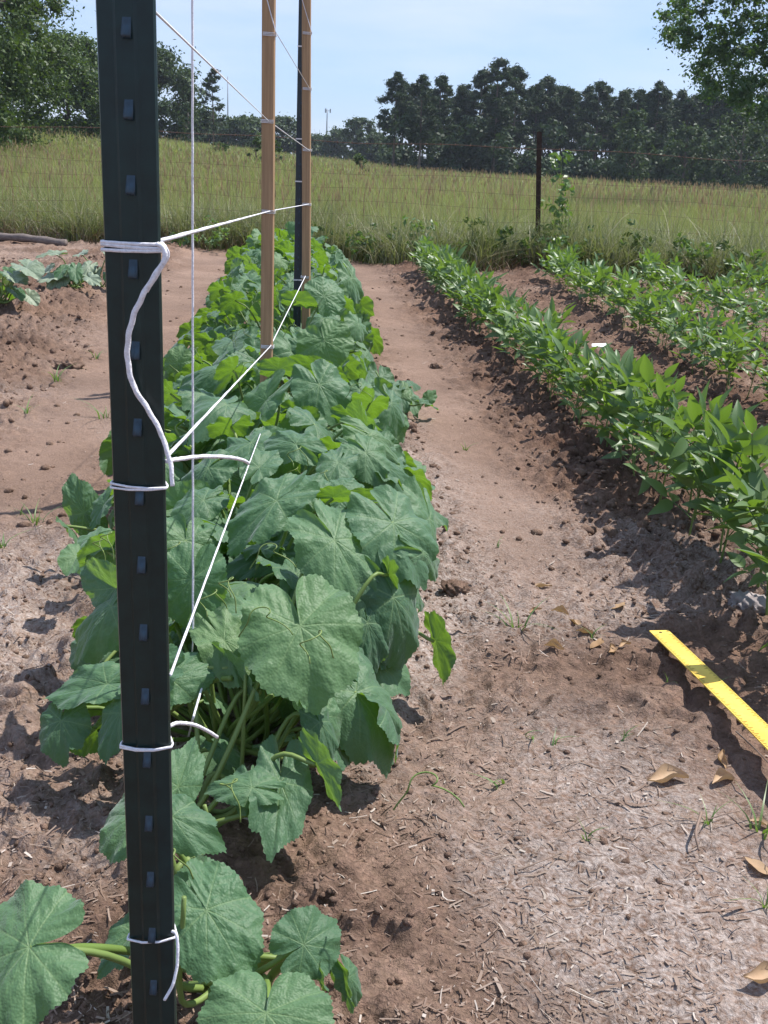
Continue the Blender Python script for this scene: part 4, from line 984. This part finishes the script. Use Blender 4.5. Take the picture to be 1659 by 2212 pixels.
# ------------------------------------------------------------------ yellow ruler
ra, rb = gz(1423, 1364, .045), gz(1659, 1609, .06)
d = rb-ra; d /= np.linalg.norm(d); xr, yr, zr = frame(d, (0, 0, 1))
ruler = empty('ruler', ra, 'yellow metal yardstick lying on the soil beside the bean row', 'ruler')
mt, t, b = mat('yellow_paint')
n_ = noise(t, 7, 5); k2 = ramp(t, n_.outputs[0], [(.3, (.78, .53, .075)), (.5, (.84, .6, .11)), (.72, (.7, .44, .07))]); n3 = noise(t, 45, 4); k3 = ramp(t, n3.outputs[0], [(.62, (0, 0, 0)), (.72, (.55, .55, .55))])
t.links.new(mixc(t, k3.outputs[0], k2.outputs[0], (.5, .3, .08)), b.inputs['Base Color']); b.inputs['Roughness'].default_value = .42
M['yellow'] = mt
LR, WR, TR = 1.22, .0245, .003
mb = MB(); segs = 24; hole = (.018, 0)
V, Fq = [], []
ys = np.linspace(0, LR, segs)
for yv in ys:
    bo = .012*math.sin(yv/LR*math.pi)
    V += [(-WR, yv, bo), (WR, yv, bo), (WR, yv, bo+TR), (-WR, yv, bo+TR)]
for k in range(segs-1):
    for i_ in range(4): Fq.append((k*4+i_, k*4+(i_+1) % 4, (k+1)*4+(i_+1) % 4, (k+1)*4+i_))
Fq += [(3, 2, 1, 0), tuple((segs-1)*4+i_ for i_ in range(4))]
RM = np.stack([xr, yr, zr], 1)
mb.add(np.array(V) @ RM.T, Fq); mb.build('blade', M['yellow'], ruler, False)
hb = MB(); a_ = np.linspace(0, 6.283, 17)[:-1]
hv = np.stack([.0016+.0042*np.cos(a_), .014+.0042*np.sin(a_), np.full(16, TR+.0009)], 1); hb.add(hv @ RM.T, [tuple(range(16))]); hb.build('hang_hole', simple('hole_dark', (.03, .02, .015), .9), ruler, False)
tbs = (MB(), MB())
for k in range(0, int(LR/.00635)):
    yv = .03+k*.00635
    if yv > LR-.01: break
    bo = .012*math.sin(yv/LR*math.pi)+TR+.0009; ln_ = .011 if k % 4 == 0 else (.0075 if k % 2 == 0 else .005)
    for s_ in (-1, 1):
        x0 = s_*(WR-.0012); x1 = s_*(WR-.0012-ln_); q = np.array([(x0, yv-.0007, bo), (x1, yv-.0007, bo), (x1, yv+.0007, bo), (x0, yv+.0007, bo)])
        tbs[s_ > 0].add(q @ RM.T, [(0, 1, 2, 3) if s_ < 0 else (3, 2, 1, 0)])
for tb in tbs: tb.build('tick_mark', M['black'], ruler, False)

# ------------------------------------------------------------------ small things on the soil
def curled_leaf(seed):
    rg = random.Random(seed); L_, w_ = 1., rg.uniform(.2, .34); V = []
    cu_ = rg.uniform(.8, 2.2); bd = rg.uniform(-.5, .8)
    for k in range(9):
        t_ = k/8; pr2 = math.sin(max(.03, min(.985, t_))*math.pi)**.8*w_
        for s_ in (-1, -.5, 0, .5, 1):
            a2 = s_*cu_; V.append((math.sin(a2)*pr2/max(.6, cu_)*1.2+.06*math.sin(t_*7+seed), t_*L_-.5, (1-math.cos(a2))*pr2*.6+.25*bd*(t_-.5)**2+.03*math.sin(t_*11+s_*3)))
    return mesh('dry_leaf', np.array(V), [(k*5+s_, k*5+s_+1, (k+1)*5+s_+1, (k+1)*5+s_) for k in range(8) for s_ in range(4)], M['dry'])
DL = [curled_leaf(k) for k in range(5)]
drys = [(1440, 1695, .085, 15, 'long brown curled dry leaf on bare soil below the ruler'), (1560, 1650, .055, 80, 'pale upright dry leaf beside the lower edge of the ruler'), (1560, 1690, .06, 30, 'crumpled tan dry leaf just below the pale upright one'), (1645, 1790, .05, -20, 'tan dry leaf by the right picture edge, below the ruler'),
        (1640, 1880, .06, -50, 'curled brown dry leaf lowest at the right picture edge'), (1650, 2125, .07, 10, 'thin curled dry leaf in the bottom right corner'), (1155, 1323, .04, 20, 'small whitish dry leaf left of the ruler tip group'), (1210, 1330, .05, -40, 'tan dry leaf at the left of the litter by the ruler tip'),
        (1245, 1345, .06, -60, 'long dry leaf in the litter left of the ruler tip'), (1290, 1395, .055, 50, 'bright dry leaf in the middle of the litter by ruler tip'), (1320, 1420, .05, 60, 'whitish dry leaf at the lower edge of the litter by ruler tip'), (1345, 1410, .05, 40, 'tan dry leaf nearest the ruler tip'),
        (1195, 1420, .05, -30, 'brown dry leaf on the path left of the ruler litter'), (1170, 1270, .06, 5, 'brown dry leaf up the path from the litter'), (1335, 1330, .05, 35, 'dry leaf between the litter and the bean row'), (1265, 1370, .05, -15, 'tan dry leaf in the centre of the litter')]
random.seed(61)
for k, (px, py, s_, rz, lb) in enumerate(drys):
    g = gz(px, py); o = link('dry_leaf', DL[k % 5]); o.location = (g[0], g[1], gh(g[0], g[1])+.006); o.scale = (s_,)*3; o.rotation_euler = (random.uniform(-.3, .3), random.uniform(-.4, .4), R(rz-90)); tag(o, lb, 'dry leaf', 'dry leaves lying around the ruler')
g = gz(1290, 765); o = link('white_scrap', mesh('white_scrap', np.array([(-.05, -.012, 0), (.05, -.02, .01), (.06, .02, .02), (-.04, .016, .008), (-.05, -.012, .006), (.05, -.02, .016), (.06, .02, .026), (-.04, .016, .014)]), [(3, 2, 1, 0), (4, 5, 6, 7), (0, 1, 5, 4), (1, 2, 6, 5), (2, 3, 7, 6), (3, 0, 4, 7)], M['white'], False)); o.location = (g[0], g[1], gh(g[0], g[1])+.03); o.rotation_euler = (.2, .1, .3)
tag(o, 'small white scrap lying between the first two bean rows', 'scrap')
# twigs
def twig(pts, r_, label, mt='dry'):
    mb = MB(); P = spline([gz(*q) for q in pts], 8); mb.tube(P, np.linspace(r_, r_*.6, len(P)), 6); tag(mb.build('twig', M[mt]), label, 'twig', 'dead stems on the soil')
twig([(1590, 1580, .066), (1625, 1612, .075), (1662, 1650, .072)], .0016, 'thin dark twig lying along the ruler face', 'bark')
twig([(1515, 1755, .03), (1503, 1800, .03), (1510, 1838, .012)], .0028, 'pale bent stem sticking up right of the path', 'straw')
twig([(1225, 1790, .01), (1262, 1770, .02), (1290, 1765, .01)], .0014, 'thin straw coloured stem on the open soil', 'straw')
twig([(1120, 1880, .012), (1165, 1862, .02), (1218, 1840, .012)], .0014, 'thin straw coloured stem in the middle of the open soil', 'straw')
twig([(1530, 1770, .02), (1580, 1755, .03), (1640, 1745, .02)], .0012, 'long thin dead stem below the dry leaves', 'straw')
# loose stones / lumps
bm = bmesh.new(); bmesh.ops.create_icosphere(bm, subdivisions=4, radius=1.); bm.verts.ensure_lookup_table()
JV = np.array([v.co[:] for v in bm.verts]); JF = np.array([[v.index for v in f.verts] for f in bm.faces]); bm.free()
def lump(px, py, s_, mt, name, label, cat):
    g = gz(px, py); d_ = .15+1.6*fbm(JV[:, 0]*1.9+px+JV[:, 2]*1.4, JV[:, 1]*1.9+py-JV[:, 2]*1.8, 5, 61, .75); V = JV*d_[:, None]*s_*np.array([1.2, 1, .7])
    o = link(name, mesh(name, V, JF, M[mt], False)); o.location = (g[0], g[1], gh(g[0], g[1])+s_*.15); tag(o, label, cat)
lump(1610, 1345, .045, 'stone', 'stone', 'grey stone half sunk in soil right of the ruler tip', 'stone')
lump(943, 797, .032, 'clod', 'clod', 'dark clod of earth alone on the path', 'clod')
lump(983, 1290, .032, 'clod', 'clod', 'rough dark clod at the path edge under the drooping leaves', 'clod')
lump(650, 1640, .05, 'clod', 'clod', 'brown clod under the drooping leaves right of the post', 'clod')
lump(1235, 598, .05, 'clod', 'clod', 'dark clod at the far end of the first bean furrow', 'clod')

lump(150, 800, .06, 'clod', 'clod', 'dark clod in the side of the left bed', 'clod')
# grass sprouts
def sprout_mesh(seed, n_, h_, w_):
    rg = np.random.default_rng(seed); b_ = rg.normal(0, .006, (n_, 3)); b_[:, 2] = -.004
    V, Fc = ribbons('', None, b_, h_*rg.uniform(.5, 1.1, n_), np.full(n_, w_)*rg.uniform(.7, 1.2, n_), rg.uniform(.4, 1.5, n_), rg.uniform(0, 6.28, n_), 5); return mesh('grass_sprout', V, Fc, M['bean'])
SP = [sprout_mesh(k, n_, h_, w_) for k, (n_, h_, w_) in enumerate(((4, .045, .005), (6, .06, .004), (3, .05, .007), (8, .075, .0045), (5, .035, .004)))]
spr = [(1110, 1360, 3, 1.3, 'spidery grass tuft on the path left of the ruler tip'), (1085, 1690, 2, 1., 'two bladed sprout in the middle of the open soil'), (1135, 1600, 2, .8, 'upright sprout up the path from the two bladed one'), (1195, 1615, 2, .8, 'dark leaning sprout right of the upright one'),
       (1345, 1605, 0, .9, 'sprout midway between the path and ruler'), (1265, 1820, 4, 1., 'flat sprout low on the open soil'), (1525, 1780, 1, 1., 'sprout at the pale bent stem'), (1640, 1800, 3, 1.2, 'leafy tuft at the right picture edge below the ruler'),
       (1075, 1185, 0, .9, 'sprout on the path beside the large drooping leaves'), (1280, 1380, 4, 1.2, 'low sprout in the dry leaf litter'), (1650, 1960, 1, .9, 'small sprout at the right edge, low down'), (75, 1125, 3, 1.2, 'spindly weed on the left path by the cucumber leaves'),
       (10, 1190, 1, 1.2, 'grass blade weed at the left picture edge'), (45, 1110, 0, 1., 'tiny weed up the left path'), (1440, 1490, 0, .7, 'tiny sprout left of the ruler'), (1545, 1500, 0, .8, 'tiny sprout right of the ruler'), (1005, 975, 4, 1.4, 'small sprout on the far path'),
       (230, 905, 3, 1.6, 'leafy weed left of the post on the far path'), (125, 830, 3, 1.6, 'weed on the edge of the left bed'), (210, 775, 1, 1.8, 'grassy weed in the left bed'), (60, 900, 1, 1.5, 'weed low on the left bed side')]
for k, (px, py, v_, s_, lb) in enumerate(spr):
    g = gz(px, py); o = link('grass_sprout', SP[v_]); o.location = (g[0], g[1], gh(g[0], g[1])); o.scale = (s_,)*3; o.rotation_euler = (0, 0, k*1.7); tag(o, lb, 'sprout', 'green sprouts on the bare soil')

# ------------------------------------------------------------------ hazy summer air
mt = bpy.data.materials.new('haze'); mt.use_nodes = True; t = mt.node_tree; t.nodes.clear()
vp = t.nodes.new('ShaderNodeVolumePrincipled'); vp.inputs['Color'].default_value = (.8, .87, 1, 1); vp.inputs['Density'].default_value = .00033; vp.inputs['Anisotropy'].default_value = .2
ou = t.nodes.new('ShaderNodeOutputMaterial'); t.links.new(vp.outputs[0], ou.inputs['Volume'])
mb = MB(); lo = float(gzv.min())-1; hi = 45.
mb.box((0, 0, (lo+hi)/2), (860, 860, hi-lo)); o = mb.build('haze', mt, None, False); tag(o, kind='stuff')
